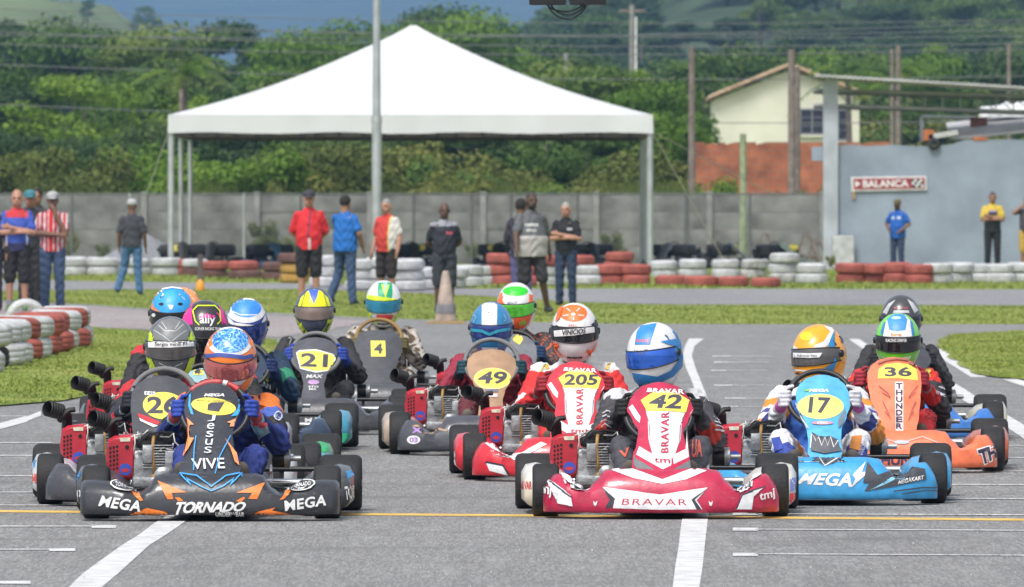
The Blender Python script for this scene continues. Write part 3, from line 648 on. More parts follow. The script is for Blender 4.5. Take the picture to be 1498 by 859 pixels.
# start light gantry over the track
gt = empty('gantry', (0, 60, 0)); tag(gt, 'steel gantry over the track carrying the start lights', 'gantry')
for sx in (-1, 1):
    mb = MB(); mb.tube([(sx * 8, 0, 0), (sx * 8, 0, 3.9)], .08, 10); mb.build('post', m_galv, gt, 40)
mb = MB(); mb.tube([(-8, 0, 3.85), (8, 0, 3.85)], .06, 10); mb.build('beam', m_galv, gt, 40)
sl = empty('start_light', (0, 60, 0)); tag(sl, 'black start light box with dangling cables above the track', 'traffic light')
for x0, x1 in ((774, 828), (833, 887)):
    a, b = W(x0, 7.5, 60), W(x1, 7.5, 60); mb = MB(); mb.rbox(((a.x + b.x) / 2, -.0, a.z + .16), (b.x - a.x, .14, .32), .012); o = mb.build('lamp_box', m_dark, sl, 40)
    for k in (.28, .72):
        lm = MB(); lm.lathe([(.001, -.012), (.055, -.01), (.06, 0), (.062, .012)], (a.x + (b.x - a.x) * k, -.075, a.z + .17), 'Y', 20); lm.build('lens', M('dark red lens', (.12, .01, .01), .2), o, 40)
a = W(830, 0, 60); mb = MB(); mb.tube([(a.x, 0, a.z - .01), (a.x, 0, 3.8)], .014, 8); mb.build('hanger', m_galv, sl)
for dip, xa, xb in ((28, 801, 858), (22, 806, 855), (17, 800, 852)):
    mb = MB(); pts = [W(xa + (xb - xa) * t, 7 + (dip - 7) * (1 - (2 * t - 1) ** 2) ** .8, 60) - Vector((0, 60, 0)) for t in [k / 14 for k in range(15)]]; mb.tube(pts, .006, 6); mb.build('cable', m_dark, sl, 'all')

# ------------------------------------------------------------------ trees, scrub, hills
def leafmat(key, dark, mid, light):
    m = bpy.data.materials.new(key); m.use_nodes = True; n, l = nodes_of(m); b = n['Principled BSDF']; b.inputs['Roughness'].default_value = .6; b.inputs['Specular IOR Level'].default_value = .25
    ge = n.new('ShaderNodeNewGeometry'); oi = n.new('ShaderNodeObjectInfo'); rp = n.new('ShaderNodeValToRGB'); e = rp.color_ramp.elements
    e[0].position = .1; e[0].color = (*dark, 1); e[1].position = .95; e[1].color = (*light, 1); k = e.new(.55); k.color = (*mid, 1)
    mt = n.new('ShaderNodeMath'); mt.operation = 'MULTIPLY_ADD'; mt.inputs[1].default_value = .45; m2 = n.new('ShaderNodeMath'); m2.operation = 'MULTIPLY'; m2.inputs[1].default_value = .6
    l.new(oi.outputs['Random'], m2.inputs[0]); l.new(ge.outputs['Random Per Island'], mt.inputs[0]); l.new(m2.outputs[0], mt.inputs[2]); l.new(mt.outputs[0], rp.inputs[0]); l.new(rp.outputs[0], b.inputs['Base Color'])
    tr = n.new('ShaderNodeBsdfTranslucent'); l.new(rp.outputs[0], tr.inputs[0]); ms = n.new('ShaderNodeMixShader'); ms.inputs[0].default_value = .3; l.new(b.outputs[0], ms.inputs[1]); l.new(tr.outputs[0], ms.inputs[2]); l.new(ms.outputs[0], n['Material Output'].inputs[0]); return m
L_dark = leafmat('dark foliage', (.028, .060, .020), (.055, .105, .028), (.11, .17, .04))
L_mid = leafmat('green foliage', (.045, .095, .018), (.095, .17, .03), (.20, .25, .05))
L_lite = leafmat('bright foliage', (.06, .13, .012), (.12, .22, .02), (.22, .32, .04))
L_yel = leafmat('yellowish scrub', (.08, .11, .02), (.16, .19, .04), (.27, .27, .07))
m_bark = M('bark', (.10, .085, .07), .95, var=.35, scale=4, bump=.5)
def crown_mesh(Hh, rw, nb, nl, ls, seed, flat=.8):
    rn = np.random.RandomState(seed); vs, fs = [], []
    bl = []
    for i in range(nb):
        a = rn.uniform(0, 2 * PI); t = rn.uniform(0, 1); z = Hh * (.32 + .60 * t); rr = rw * math.sqrt(max(.05, 1 - ((t - .42) / .66) ** 2)) * rn.uniform(.35, .95)
        bl.append((rr * math.cos(a), rr * math.sin(a), z, rw * rn.uniform(.22, .42)))
    C = np.array(bl); per = nl // nb
    for cx, cy, cz, br in bl:
        d = rn.normal(size=(per, 3)); d /= np.linalg.norm(d, axis=1)[:, None]; rad = br * rn.uniform(.55, 1.08, size=(per, 1)); d[:, 2] = d[:, 2] * .8 + .1
        P = np.array([cx, cy, cz]) + d * rad * np.array([1, 1, flat])
        N = d + rn.normal(size=(per, 3)) * .55 + np.array([0, 0, .5]); N /= np.linalg.norm(N, axis=1)[:, None]
        U = np.cross(N, rn.normal(size=(per, 3))); U /= np.linalg.norm(U, axis=1)[:, None]; V = np.cross(N, U); s = ls * rn.uniform(.55, 1.25, size=(per, 1))
        Q = np.stack([P - U * s * .5, P + V * s * .28, P + U * s * .62, P - V * s * .28], 1).reshape(-1, 3); o = len(vs)
        vs += Q.tolist(); fs += [(o + 4 * i, o + 4 * i + 1, o + 4 * i + 2, o + 4 * i + 3) for i in range(per)]
    me = bpy.data.meshes.new('crown'); me.from_pydata(vs, [], fs); me.materials.append(None); return me, bl
def trunk_mesh(Hh, r, bl, seed):
    rn = random.Random(seed); mb = MB(); mb.tube([(0, 0, -.1), (.05, 0, Hh * .2), (-.06, .05, Hh * .45), (.02, 0, Hh * .8)], [r, r * .8, r * .6, r * .2], 8)
    for cx, cy, cz, br in rn.sample(bl, min(8, len(bl))): mb.tube([(0, 0, Hh * .3), (cx * .5, cy * .5, (cz + Hh * .3) * .5), (cx, cy, cz)], [r * .45, r * .3, r * .1], 5)
    return mb.mesh('trunk', 'all', [m_bark])
PROTO = []
for i, (Hh, rw, nb, nl, fl_) in enumerate(((8, 2.6, 30, 7500, .8), (8, 3.2, 34, 8000, .7), (8, 2.1, 26, 6500, 1.), (8, 3.6, 40, 9000, .6), (8, 1.6, 24, 5500, 1.1))):
    c, bl = crown_mesh(Hh, rw, nb, nl, .24, 11 + i, fl_); PROTO.append((c, trunk_mesh(Hh, .17, bl, i)))
SHR = [crown_mesh(2.4, 1.25, 16, 3600, .13, 41, .9)[0], crown_mesh(2.4, 1.6, 18, 3800, .12, 42, .7)[0]]
def tree(px, ytop, D, mat, v, label, group, zbase=0., name='tree', wide=1.):
    c, t = PROTO[v]; p = W(px, ytop, D); sc = max(.25, (p.z - zbase) / 7.9)
    e = empty(name, (p.x, D, zbase), random.uniform(0, 6)); e.scale = (sc * wide, sc * wide, sc); tag(e, label, 'tree', group)
    link('crown', c, e, mat); link('trunk', t, e); return e
rnd = random.Random(5)
g1 = 'trees of the wood behind the wall'
for i in range(24): tree(-20 + i * 40 + rnd.uniform(-20, 20), rnd.uniform(165, 215), rnd.uniform(250, 268), L_dark if rnd.random() < .9 else L_mid, rnd.randrange(5), 'low dark green tree at the foot of the wood behind the wall', g1, wide=1.35)
for i in range(22): tree(-30 + i * 48 + rnd.uniform(-25, 25), rnd.uniform(88, 150), rnd.uniform(278, 320), rnd.choice((L_dark, L_mid, L_mid, L_lite)), rnd.randrange(5), 'mid-height leafy tree of the wood behind the wall', 'trees halfway up the wood', wide=1.15)
for i in range(24): tree(-30 + i * 66 + rnd.uniform(-28, 28), (rnd.uniform(16, 52) if i < 12 else rnd.uniform(50, 95)), rnd.uniform(375, 470), rnd.choice((L_dark, L_mid, L_mid, L_lite)), rnd.randrange(5), 'tall tree on the skyline of the wood', 'tall trees on the wood skyline')
for px, yt, v in ((925, 122, 1), (965, 160, 0)): tree(px + 20, yt, 258 + v * 4, L_lite, v, 'bright yellow-green bushy tree ' + ('taller, ' if v else 'lower, ') + 'beside the marquee roof edge', 'bright trees beside the marquee', wide=1.1)
for i in range(16): tree(1000 + i * 36 + rnd.uniform(-14, 14), rnd.uniform(62, 112), rnd.uniform(372, 440), rnd.choice((L_mid, L_mid, L_lite, L_dark)), rnd.randrange(5), 'leafy tree rising behind the cream house and shed', 'trees behind the house', wide=1.05)
for i in range(11): tree(1296 + i * 24 + rnd.uniform(-10, 10), rnd.uniform(150, 190), rnd.uniform(372, 400), rnd.choice((L_mid, L_dark, L_yel)), rnd.randrange(5), 'low bushy tree seen under the shed truss', 'bushes behind the workshop', wide=1.2)
tree(640, 12, 520, L_dark, 3, 'broad dark tree standing alone on the skyline behind the marquee peak', None, name='umbrella_tree', wide=.8)
for i in range(40):
    px = -40 + i * 28 + rnd.uniform(-26, 26); D = rnd.uniform(227, 243); e = link('shrub', SHR[i % 2], None, rnd.choice((L_yel, L_yel, L_mid, L_lite)))
    p = W(px, rnd.choice((rnd.uniform(205, 240), rnd.uniform(240, 275), rnd.uniform(250, 280))), D); sc = p.z / 2.3
    e.location = (p.x, D, -.1); e.scale = (sc, sc, sc); e.rotation_euler = (0, 0, rnd.uniform(0, 6)); tag(e, 'yellow-green weedy shrub growing just behind the concrete wall', 'shrub', 'shrubs behind the concrete wall')
for px, D, h in ((100, 219, .9), (150, 218, .6), (385, 219, 1.2), (400, 213, .7), (430, 218, .8), (690, 219, .6), (895, 219, .9), (910, 212, .5), (1120, 237, 1.9), (1195, 237.5, 2.1), (1215, 201, .4)):
    e = link('weed_clump', SHR[0], None, L_yel); e.location = (W(px, 0, D).x, D, -.05); e.scale = (h / 2.8, h / 2.8, h / 2.3); tag(e, 'tall dry weed clump at the foot of a wall', 'weeds', 'weeds along the walls')
vs, fs = [], []      # tall pale weeds behind the wall
for i in range(16000):
    D = rnd.uniform(224, 246); px = rnd.uniform(-60, 1010); x = (px - CX) * D / F; hgt = (1.3 + .95 * (.5 + .5 * math.sin(px * .021 + 1.5 * math.sin(px * .05 + D * .3)))) * rnd.uniform(.75, 1.12); w = rnd.uniform(.012, .03); dx, dy = rnd.gauss(0, .16), rnd.gauss(0, .12); o_ = len(vs)
    vs += [(x - w, D, 0), (x + w, D, 0), (x + dx * .5 + w, D + dy * .5, hgt * .7), (x + dx * .5 - w, D + dy * .5, hgt * .7), (x + dx, D + dy, hgt)]; fs += [(o_, o_ + 1, o_ + 2, o_ + 3), (o_ + 3, o_ + 2, o_ + 4)]
mb = MB(); mb.add(vs, fs); tag(mb.build('tall_weeds', leafmat('pale weeds', (.06, .09, .018), (.11, .145, .03), (.20, .22, .055))), 'tall pale yellow-green weeds filling the strip behind the wall', 'weeds', kind='stuff')
# palms
def palm(px, ytop, D, label, seed):
    rn = random.Random(seed); top = W(px, ytop, D); e = empty('palm_tree', (top.x, D, 0)); tag(e, label, 'palm tree'); hz = top.z - 1.6
    mb = MB(); mb.tube([(0, 0, -.1), (.1, 0, hz * .5), (0, 0, hz)], [.16, .13, .11], 8); mb.build('trunk', m_bark, e, 'all')
    for k in range(15):
        a = k * 2 * PI / 15 + rn.uniform(-.2, .2); el = rn.uniform(.15, 1.3); Lf = rn.uniform(2., 2.7); mb = MB(); prev = None; pts = []
        for i in range(13):
            t = i / 12; rr = Lf * t * math.cos(el * (1 - .3 * t)); z = hz + Lf * (math.sin(el) * t - .75 * t * t); pts.append(Vector((rr * math.cos(a), rr * math.sin(a), z)))
        mb.tube(pts, [.02] * 12 + [.005], 4)
        sd = Vector((-math.sin(a), math.cos(a), 0))
        for i in range(1, 13):
            w = .55 * math.sin(PI * min(.97, .12 + i / 13 * .86)); f = (pts[i] - pts[i - 1]).normalized()
            for s in (-1, 1):
                for o_ in (0, .09): p0 = pts[i] - f * o_; p1 = p0 + sd * s * w + f * .18 + Vector((0, 0, -.28 * w)); mb.add([p0 - f * .02, p0 + f * .03, p1], [(0, 1, 2)])
        mb.build('frond', L_mid if k % 3 else L_lite, e)
palm(268, 45, 275, 'palm with drooping fronds in the wood left of the marquee', 1); palm(1312, 60, 300, 'palm with long fronds behind the paired poles', 2); palm(1240, 62, 345, 'palm crown rising above the cream house ridge', 3)

def hill(name, x0, x1, y0, y1, hf, mat, nx=90, ny=50):
    mb = MB(); vs, fs = [], []
    for j in range(ny + 1):
        for i in range(nx + 1): x = x0 + (x1 - x0) * i / nx; y = y0 + (y1 - y0) * j / ny; vs.append((x, y, hf(x, y)))
    for j in range(ny):
        for i in range(nx): a = j * (nx + 1) + i; fs.append((a, a + 1, a + nx + 2, a + nx + 1))
    mb.add(vs, fs); o = mb.build(name, mat, None, 'all'); tag(o, kind='structure'); return o
def nz2(x, y, s): return math.sin(x * s + 1.3) * math.cos(y * s * .8 + .4) + .5 * math.sin(x * s * 2.3 + y * s * 1.7) + .25 * math.sin(x * s * 5.1 - y * s * 3.7)
m_forest = M('forest canopy', (.03, .058, .018), .9, var=.55, scale=.16, bump=1., bscale=.5, detail=10); m_meadow = M('hill pasture', (.13, .17, .05), .9, var=.25, scale=.05, detail=8)
m_mount = M('mountain forest', (.03, .055, .025), .9, var=.4, scale=.012, bump=1., bscale=.05, detail=10)
sm = lambda t: max(0, min(1, t)) ** 2 * (3 - 2 * max(0, min(1, t)))
def h_right(x, y): return -1 + sm((y - 520) / 620) * (40 + 3 * nz2(x, y, .03)) * sm((x + 22) / 50)
def h_left(x, y): return -1 + sm((y - 700) / 700) * (37.5 + 1.2 * nz2(x, y, .02)) * (1 - sm((x + 72) / 30) * .98)
hill('hill', -70, 420, 500, 1300, h_right, m_forest); hill('hill', -480, 0, 690, 1600, h_left, m_meadow)
def h_mt(x, y): return sm((y - 4200) / 2600) * (270 + 60 * nz2(x, y, .0012) + 14 * nz2(x, y, .006))
hill('mountain', -2600, 2600, 4200, 8200, h_mt, m_mount, 120, 60)
for i in range(190):
    D = rnd.uniform(540, 1080); px = rnd.uniform(690, 1530); x = (px - CX) * D / F; z = h_right(x, D)
    if z < -.5: continue
    c, t = PROTO[rnd.randrange(5)]; e = empty('tree', (x, D, z - .3), rnd.uniform(0, 6)); sc = rnd.uniform(.7, 1.3); e.scale = (sc * 1.5, sc * 1.5, sc); tag(e, 'hazy forest tree on the hillside above the house', 'tree', 'forest trees on the far hillside'); link('crown', c, e, rnd.choice((L_dark, L_mid, L_dark))); link('trunk', t, e)
for i in range(46):
    D = rnd.uniform(560, 720) if i < 28 else rnd.uniform(1250, 1420); px = rnd.uniform(-40, 700) if i < 28 else rnd.uniform(60, 300); x = (px - CX) * D / F; z = max(0, h_left(x, D)) 
    c, t = PROTO[rnd.randrange(5)]; e = empty('tree', (x, D, z - .3), rnd.uniform(0, 6)); sc = rnd.uniform(1.5, 2.1) if i < 28 else rnd.uniform(.5, .9); e.scale = (sc, sc, sc); tag(e, 'tree of the far belt below the pasture hill' if i < 28 else 'hazy tree dotted on the pasture hill', 'tree', 'far trees below the pasture hill' if i < 28 else 'trees on the pasture hill'); link('crown', c, e, rnd.choice((L_dark, L_mid))); link('trunk', t, e)
# ------------------------------------------------------------------ karts: shared meshes (kart space: -Y forward, origin on the ground under the front axle)
m_tyre = M('slick rubber', (.021, .021, .022), .68, spec=.35, var=.35, scale=9, bump=.25, bscale=60)
m_alu = M('cast aluminium', (.36, .37, .38), .42, .75, var=.3, scale=14, bump=.25, bscale=40)
m_chrome = M('chromed tube', (.62, .63, .64), .22, .9, var=.15)
m_blk = M('black metal', (.022, .022, .024), .42, .2, var=.4, scale=10)
m_redc = M('red engine cover', (.42, .018, .035), .38, var=.15, scale=12, coat=.3)
m_exh = M('sooty exhaust', (.017, .016, .016), .5, .3, var=.4, scale=14)
m_brass = M('brown hose', (.30, .17, .05), .5, var=.25)
m_floor = M('kart floor', (.10, .10, .11), .5, .4)
m_slot = M('slot shadow black', (.008, .008, .008), .8, var=.1)
m_cab = M('black cable', (.015, .015, .015), .6); m_cabw = M('pale cable', (.55, .55, .52), .6)
def lerpt(T, x):
    for (a, va), (b, vb) in zip(T[:-1], T[1:]):
        if x <= b:
            t = (x - a) / (b - a); t = t * t * (3 - 2 * t); return va + (vb - va) * t
    return T[-1][1]
def bumper_mesh(ztop, hw, yc=-.44, ye=-.26):
    rings = []; n = 73
    for i in range(n):
        u = -1 + 2 * i / (n - 1); x = hw * u; ax = abs(u) * .57; zt = lerpt(ztop, ax); yf = yc + (ye - yc) * abs(u) ** 3.2
        if ax > .555: yf += (ax - .555) * 3.
        bk = .26 if ax < .3 else .26 - .12 * sm((ax - .3) / .08); zl = min(.135, zt - .01)
        prof = [(yf + .05, .036), (yf + .004, .036), (yf - .006, .045), (yf - .008, .07), (yf - .004, .1), (yf, zl), (yf + .02, zl + (zt - zl) * .42), (yf + .05, zl + (zt - zl) * .74), (yf + .09, zl + (zt - zl) * .94), (yf + .13, zt), (yf + bk * .75 + .04, zt - .004), (yf + bk + .03, zt - .03), (yf + bk + .02, zt * .6), (yf + bk * .6, .05)]
        rings.append([(x, y, z) for y, z in prof])
    mb = MB(); mb.loft(rings); return mb.mesh('front_bumper', 50)
BA = bumper_mesh([(0, .247), (.2, .247), (.27, .238), (.315, .185), (.36, .142), (.41, .165), (.46, .214), (.51, .218), (.545, .185), (.57, .115)], .57)
BB = bumper_mesh([(0, .232), (.2, .232), (.235, .222), (.27, .165), (.31, .138), (.36, .158), (.42, .193), (.50, .200), (.555, .198), (.566, .192), (.57, .18)], .62, ye=-.34)
def panel_mesh(hwT, zt, zb, curve=1.6, yb=-.385, lean=1.17):
    rings = []; n = 44; k = 17
    for i in range(n):
        t = i / (n - 1); z = zb + (zt - zb) * (.5 - .5 * math.cos(PI * t)); w = max(.004, lerpt(hwT, z)); yy = yb + (z - zb) * lean
        fr = []
        for j in range(k):
            u = -1 + 2 * j / (k - 1); x = w * u; fr.append((x, yy + curve * x * x - .012 * (1 - u * u), z))
        bkk = [(p[0] * .96, p[1] + .014, p[2]) for p in reversed(fr)]
        rings.append(fr + bkk)
    mb = MB(); mb.loft(rings); return mb.mesh('front_panel', 60)
PA = panel_mesh([(.185, .03), (.195, .07), (.215, .115), (.25, .142), (.30, .138), (.36, .118), (.42, .108), (.47, .135), (.52, .163), (.56, .150), (.60, .125), (.63, .092), (.648, .04), (.653, .004)], .653, .185)
PB = panel_mesh([(.165, .05), (.18, .082), (.21, .088), (.27, .078), (.33, .068), (.39, .082), (.44, .112), (.49, .139), (.54, .150), (.58, .145), (.61, .118), (.632, .07), (.64, .01)], .64, .165)
PE = panel_mesh([(.185, .03), (.195, .08), (.22, .130), (.25, .150), (.30, .132), (.36, .110), (.42, .102), (.47, .116), (.52, .136), (.56, .133), (.60, .116), (.63, .086), (.648, .04), (.653, .004)], .653, .185)
PF = panel_mesh([(.235, .04), (.245, .078), (.27, .088), (.32, .083), (.38, .088), (.44, .116), (.50, .137), (.56, .135), (.60, .118), (.63, .088), (.648, .04), (.652, .006)], .652, .235, yb=-.33)
PC = panel_mesh([(.10, .15), (.16, .165), (.25, .135), (.32, .118), (.40, .145), (.47, .172), (.53, .172), (.58, .15), (.61, .11), (.62, .05)], .62, .10)
PD = panel_mesh([(.18, .05), (.20, .085), (.25, .11), (.32, .128), (.42, .142), (.50, .153), (.56, .152), (.60, .132), (.63, .095), (.65, .03)], .65, .18)
def wheel_mesh(r, w):
    mb = MB(); h = w / 2
    mb.lathe([(r * .5, -h * .9), (r * .62, -h * .98), (r * .86, -h), (r * .96, -h * .88), (r, -h * .7), (r, h * .7), (r * .96, h * .88), (r * .86, h), (r * .62, h * .98), (r * .5, h * .9), (r * .5, -h * .9)], axis='X', n=36, caps=False)
    rm = MB(); rm.lathe([(r * .12, -h * .2), (r * .4, -h * .25), (r * .46, -h * .8), (r * .52, -h * .92), (r * .52, h * .92), (r * .46, h * .8), (r * .4, h * .25), (r * .12, h * .2), (r * .12, -h * .2)], axis='X', n=24, caps=False)
    rm.lathe([(r * .13, -h), (r * .13, h)], axis='X', n=12)
    return mb.mesh('wheel', 'all', [m_tyre]), rm.mesh('rim', 40, [m_alu])
WF, WR = wheel_mesh(.13, .13), wheel_mesh(.14, .21)
def pod_mesh():
    rings = []
    for i in range(17):
        t = i / 16; y = .24 + .58 * t; e = math.sin(PI * min(1, (t * 1.0 + .001))) ** .35 if t < .5 else math.sin(PI * max(.0, 1 - t)) ** .35; e = max(e, .45)
        x0, x1, z0, z1 = .42, .675 * (.955 + .045 * e), .045, .16 + .09 * e
        rings.append([(x0, y, z0), (x0 + .1, y, z0 - .005), (x1 - .03, y, z0), (x1, y, z0 + .03), (x1 + .002, y, z1 - .05), (x1 - .02, y, z1 - .01), (x1 - .07, y, z1), (x0 + .06, y, z1 - .03), (x0, y, z1 - .08)])
    mb = MB(); mb.loft(rings); a = mb.mesh('side_pod', 'all'); mm = MB()
    mm.loft([[(-x, y, z) for x, y, z in reversed(r)] for r in rings]); return mm.mesh('side_pod', 'all'), a
PODS = pod_mesh()
mb = MB()   # chassis tubes
for sx in (-1, 1):
    mb.tube([(sx * .20, -.30, .05), (sx * .20, .05, .06), (sx * .33, .4, .06), (sx * .33, 1.12, .07)], .015, 8); mb.tube([(sx * .33, .3, .06), (sx * .5, .34, .09), (sx * .5, .72, .09), (sx * .33, .78, .06)], .011, 6)
    mb.tube([(sx * .14, -.05, .1), (sx * .44, 0, .13)], .014, 6); mb.tube([(sx * .02, .1, .2), (sx * .44, .03, .13)], .006, 5); mb.tube([(sx * .2, .8, .08), (sx * .21, .95, .4)], .010, 6)
for y in (-.28, .05, .5, 1.1): mb.tube([(-.33 if y > .1 else -.2, y, .06), (.33 if y > .1 else .2, y, .06)], .015, 8)
mb.tube([(0, .02, .12), (0, .4, .5)], .011, 8); mb.tube([(-.55, 1.25, .14), (-.5, 1.3, .2), (.5, 1.3, .2), (.55, 1.25, .14)], .014, 8); mb.tube([(-.3, 1.1, .07), (-.3, 1.3, .18)], .012, 6); mb.tube([(.3, 1.1, .07), (.3, 1.3, .18)], .012, 6)
K_FRAME = mb.mesh('chassis_frame', 'all', [m_blk])
mb = MB(); mb.rbox((0, .05, .042), (.40, .7, .006), .002); K_FLOOR = mb.mesh('floor_tray', False, [m_floor])
mb = MB(); mb.tube([(-.66, 1.05, .14), (.66, 1.05, .14)], .02, 10); mb.lathe([(.02, 0), (.09, 0), (.09, .012), (.02, .012)], (.25, 1.05, .14), 'X', 20); K_AXLE = mb.mesh('rear_axle', 40, [m_chrome])
mb = MB(); rings = []     # bucket seat
for i in range(13):
    t = i / 12; y = .62 + .42 * sm(t * 1.1); z = .06 + .02 * t + .40 * max(0, t - .35) ** 1.2 / .6; w = .17 + .03 * math.sin(PI * t); d = .10 * (1 - .3 * t)
    rings.append([(-w, y - .04, z + d), (-w * .96, y, z + d * .35), (-w * .6, y + .01, z), (0, y + .015, z - .005), (w * .6, y + .01, z), (w * .96, y, z + d * .35), (w, y - .04, z + d)])
mb.loft(rings, closed=False); K_SEAT = mb.mesh('seat', 'all', [m_blk])
mb = MB(); SWC = Vector((0, .40, .525)); SWT = R(32)
def swp(a, r, o=0.): return SWC + Vector((r * math.sin(a), r * math.cos(a) * math.sin(SWT) + o * math.cos(SWT), r * math.cos(a) * math.cos(SWT) - o * math.sin(SWT)))
mb.tube([swp(k * 2 * PI / 40, .163) for k in range(40)], .0145, 10, closed_path=True); K_WHEEL = mb.mesh('steering_wheel', 'all')
mb = MB()
for a in (PI / 2, -PI / 2, PI): mb.tube([swp(a, .155), swp(a, .03, -.03)], .009, 6)
mb.tube([swp(0, 0, -.05), swp(0, 0, .0)], .035, 12); K_SPOKE = mb.mesh('spoke', 40, [m_blk])
# engine (on the kart's right hand, photo left)
mb = MB(); ex = -.30
mb.rbox((ex, .56, .22), (.22, .22, .20), .02); mb.rbox((ex + .03, .53, .165), (.26, .26, .05), .01)
for i in range(9): mb.rbox((ex + .02, .47, .235 + i * .0135), (.15, .10, .006), .002)
mb.lathe([(.03, -.04), (.05, -.02), (.055, .05), (.03, .07)], (ex + .05, .43, .19), 'Y', 18); mb.rbox((ex - .03, .44, .30), (.05, .06, .09), .01); mb.rbox((ex + .09, .46, .26), (.07, .1, .12), .012)
for bx_, bz in ((-.09, .15), (.09, .15), (-.07, .31), (.1, .3), (.0, .15)): mb.lathe([(.001, -.012), (.011, -.01), (.011, .01)], (ex + bx_, .44, bz), 'Y', 8)
K_ENG = mb.mesh('engine', 40, [m_alu])
mb = MB(); mb.rbox((ex, .55, .35), (.17, .16, .05), .015); mb.tube([(ex - .08, .5, .36), (ex - .03, .46, .39), (ex + .04, .47, .385), (ex + .09, .5, .37)], .012, 6); mb.rbox((ex + .07, .48, .385), (.06, .06, .05), .01); mb.rbox((ex - .03, .52, .39), (.05, .05, .04), .008)
mb.tube([(ex + .02, .45, .37), (ex + .03, .42, .41), (ex + .1, .45, .40), (ex + .14, .55, .37)], .007, 5); mb.tube([(ex - .08, .46, .35), (ex - .02, .43, .40), (ex + .05, .44, .41), (ex + .11, .5, .39)], .006, 5); K_CARB = mb.mesh('carburettor', 40, [m_blk])
mb = MB(); cx_ = -.465; rings = []      # red cooling cover, rounded, leaning
for i, (yy, s) in enumerate(((.47, .84), (.455, .97), (.47, 1), (.60, 1), (.66, .9))):
    ring = []
    if i == 0: yy = .442
    for kx, kz in ((-.060, -.085), (-.035, -.108), (.050, -.112), (.070, -.095), (.076, .03), (.074, .095), (.055, .112), (-.030, .104), (-.060, .085), (-.072, 0)): ring.append((cx_ + kx * s, yy, .285 + kz * s))
    rings.append(ring)
mb.loft(rings); K_COV = mb.mesh('cooling_cover', 35)
mb = MB()
for i in range(3):
    for j in range(6): mb.rbox((cx_ - .047 + i * .0165, .441, .225 + j * .021 + i * .004), (.010, .006, .012), .002)
mb.lathe([(.001, -.003), (.010, -.003), (.010, .003)], (cx_ + .035, .441, .335), 'Y', 14); K_SLOT = mb.mesh('vent_slots', False, [m_slot])
mb = MB(); mb.add([(cx_ + .026 + .030 * math.cos(-t * PI / 12), .4385, .226 + .029 * math.sin(-t * PI / 12)) for t in range(24)], [tuple(range(24))]); K_BADGE = mb.mesh('badge', 'all', [M('blue badge', (.03, .07, .38), .4)])
mb = MB(); mb.quad((cx_ + .002, .4385, .362), (cx_ + .05, .4385, .362), (cx_ + .05, .4385, .382), (cx_ - .002, .4385, .380)); K_STK = mb.mesh('sticker', False, [M('pale sticker', (.62, .58, .45), .5, var=.3, scale=40)])
mb = MB(); mb.add([(cx_ + .026 + .020 * math.cos(-t * PI / 9), .4375, .222 + .010 * math.sin(-t * PI / 9)) for t in range(18)], [tuple(range(18))]); K_BADGE2 = mb.mesh('badge_centre', 'all', [M('red badge', (.45, .03, .05), .4)])
mb = MB(); a, b = Vector((-.60, .43, .478)), Vector((-.525, .50, .455)); d = (b - a).normalized(); pts, rs = [], []      # ribbed silencer, open mouth
for i in range(25): t = i / 24; pts.append(a.lerp(b, t)); rs.append(.038 + (.004 if i % 4 == 1 else 0) - (.006 if i > 21 else 0))
mb.tube(pts, rs, 16, caps=False); mb.tube([a, a + d * .012, a + d * .1], [.038, .032, .030], 16, caps=False); mb.tube([a + d * .1, a + d * .105], [.030, .001], 16, caps=False)
mb.tube([b - d * .02, b + Vector((.02, .03, -.02)), b + Vector((.025, .04, -.08)), Vector((-.47, .58, .30))], [.034, .03, .026, .024], 12); mb.tube([b + Vector((-.015, -.02, -.045)), b + Vector((.01, -.035, -.01)), b + Vector((.035, -.03, .012)), b + Vector((.065, -.02, .015))], .014, 8)
K_EXH = mb.mesh('exhaust', 45, [m_exh])
mb = MB(); mb.tube([(ex + .0, .44, .39), (ex - .005, .425, .33), (ex + .0, .425, .26), (ex + .005, .42, .2)], .009, 7); mb.lathe([(.001, -.03), (.016, -.02), (.018, .02), (.008, .03)], (ex + .005, .42, .175), 'Z', 10); K_HOSE = mb.mesh('fuel_hose', 'all', [m_brass])
mb = MB(); rn = random.Random(3)
for i in range(7):
    p = [Vector((ex + rn.uniform(-.16, .12), .44 + rn.uniform(-.02, .06), .30 + rn.uniform(0, .1)))]
    for k in range(5): p.append(p[-1] + Vector((rn.uniform(-.05, .05), rn.uniform(-.02, .02), rn.uniform(-.045, .03))))
    mb.tube(p, .0038, 5)
K_CABLE = mb.mesh('cable', 'all', [m_cabw])
mb = MB(); mb.lathe([(.001, 0), (.043, .0), (.046, .01), (.046, .06), (.03, .07)], (.27, .74, .27), 'X', 20); K_CAN = mb.mesh('air_filter', 40, [m_blk])
mb = MB(); mb.lathe([(.047, .06), (.047, .085), (.03, .09), (.014, .09), (.014, .14), (.001, .14)], (.27, .74, .27), 'X', 20, caps=False); K_CAP = mb.mesh('filter_cap', 40, [m_alu])
mb = MB()
for sx in (-1, 1): mb.tube([(sx * .1, -.12, .07), (sx * .1, -.14, .2), (sx * .16, -.15, .21)], .007, 6); 
K_PED = mb.mesh('pedals', 'all', [m_chrome])
mb = MB(); mb.rbox((0, .02, .13), (.3, .16, .14), .04); K_TANK = mb.mesh('fuel_tank', 40, [M('milky tank', (.45, .43, .36), .4)])

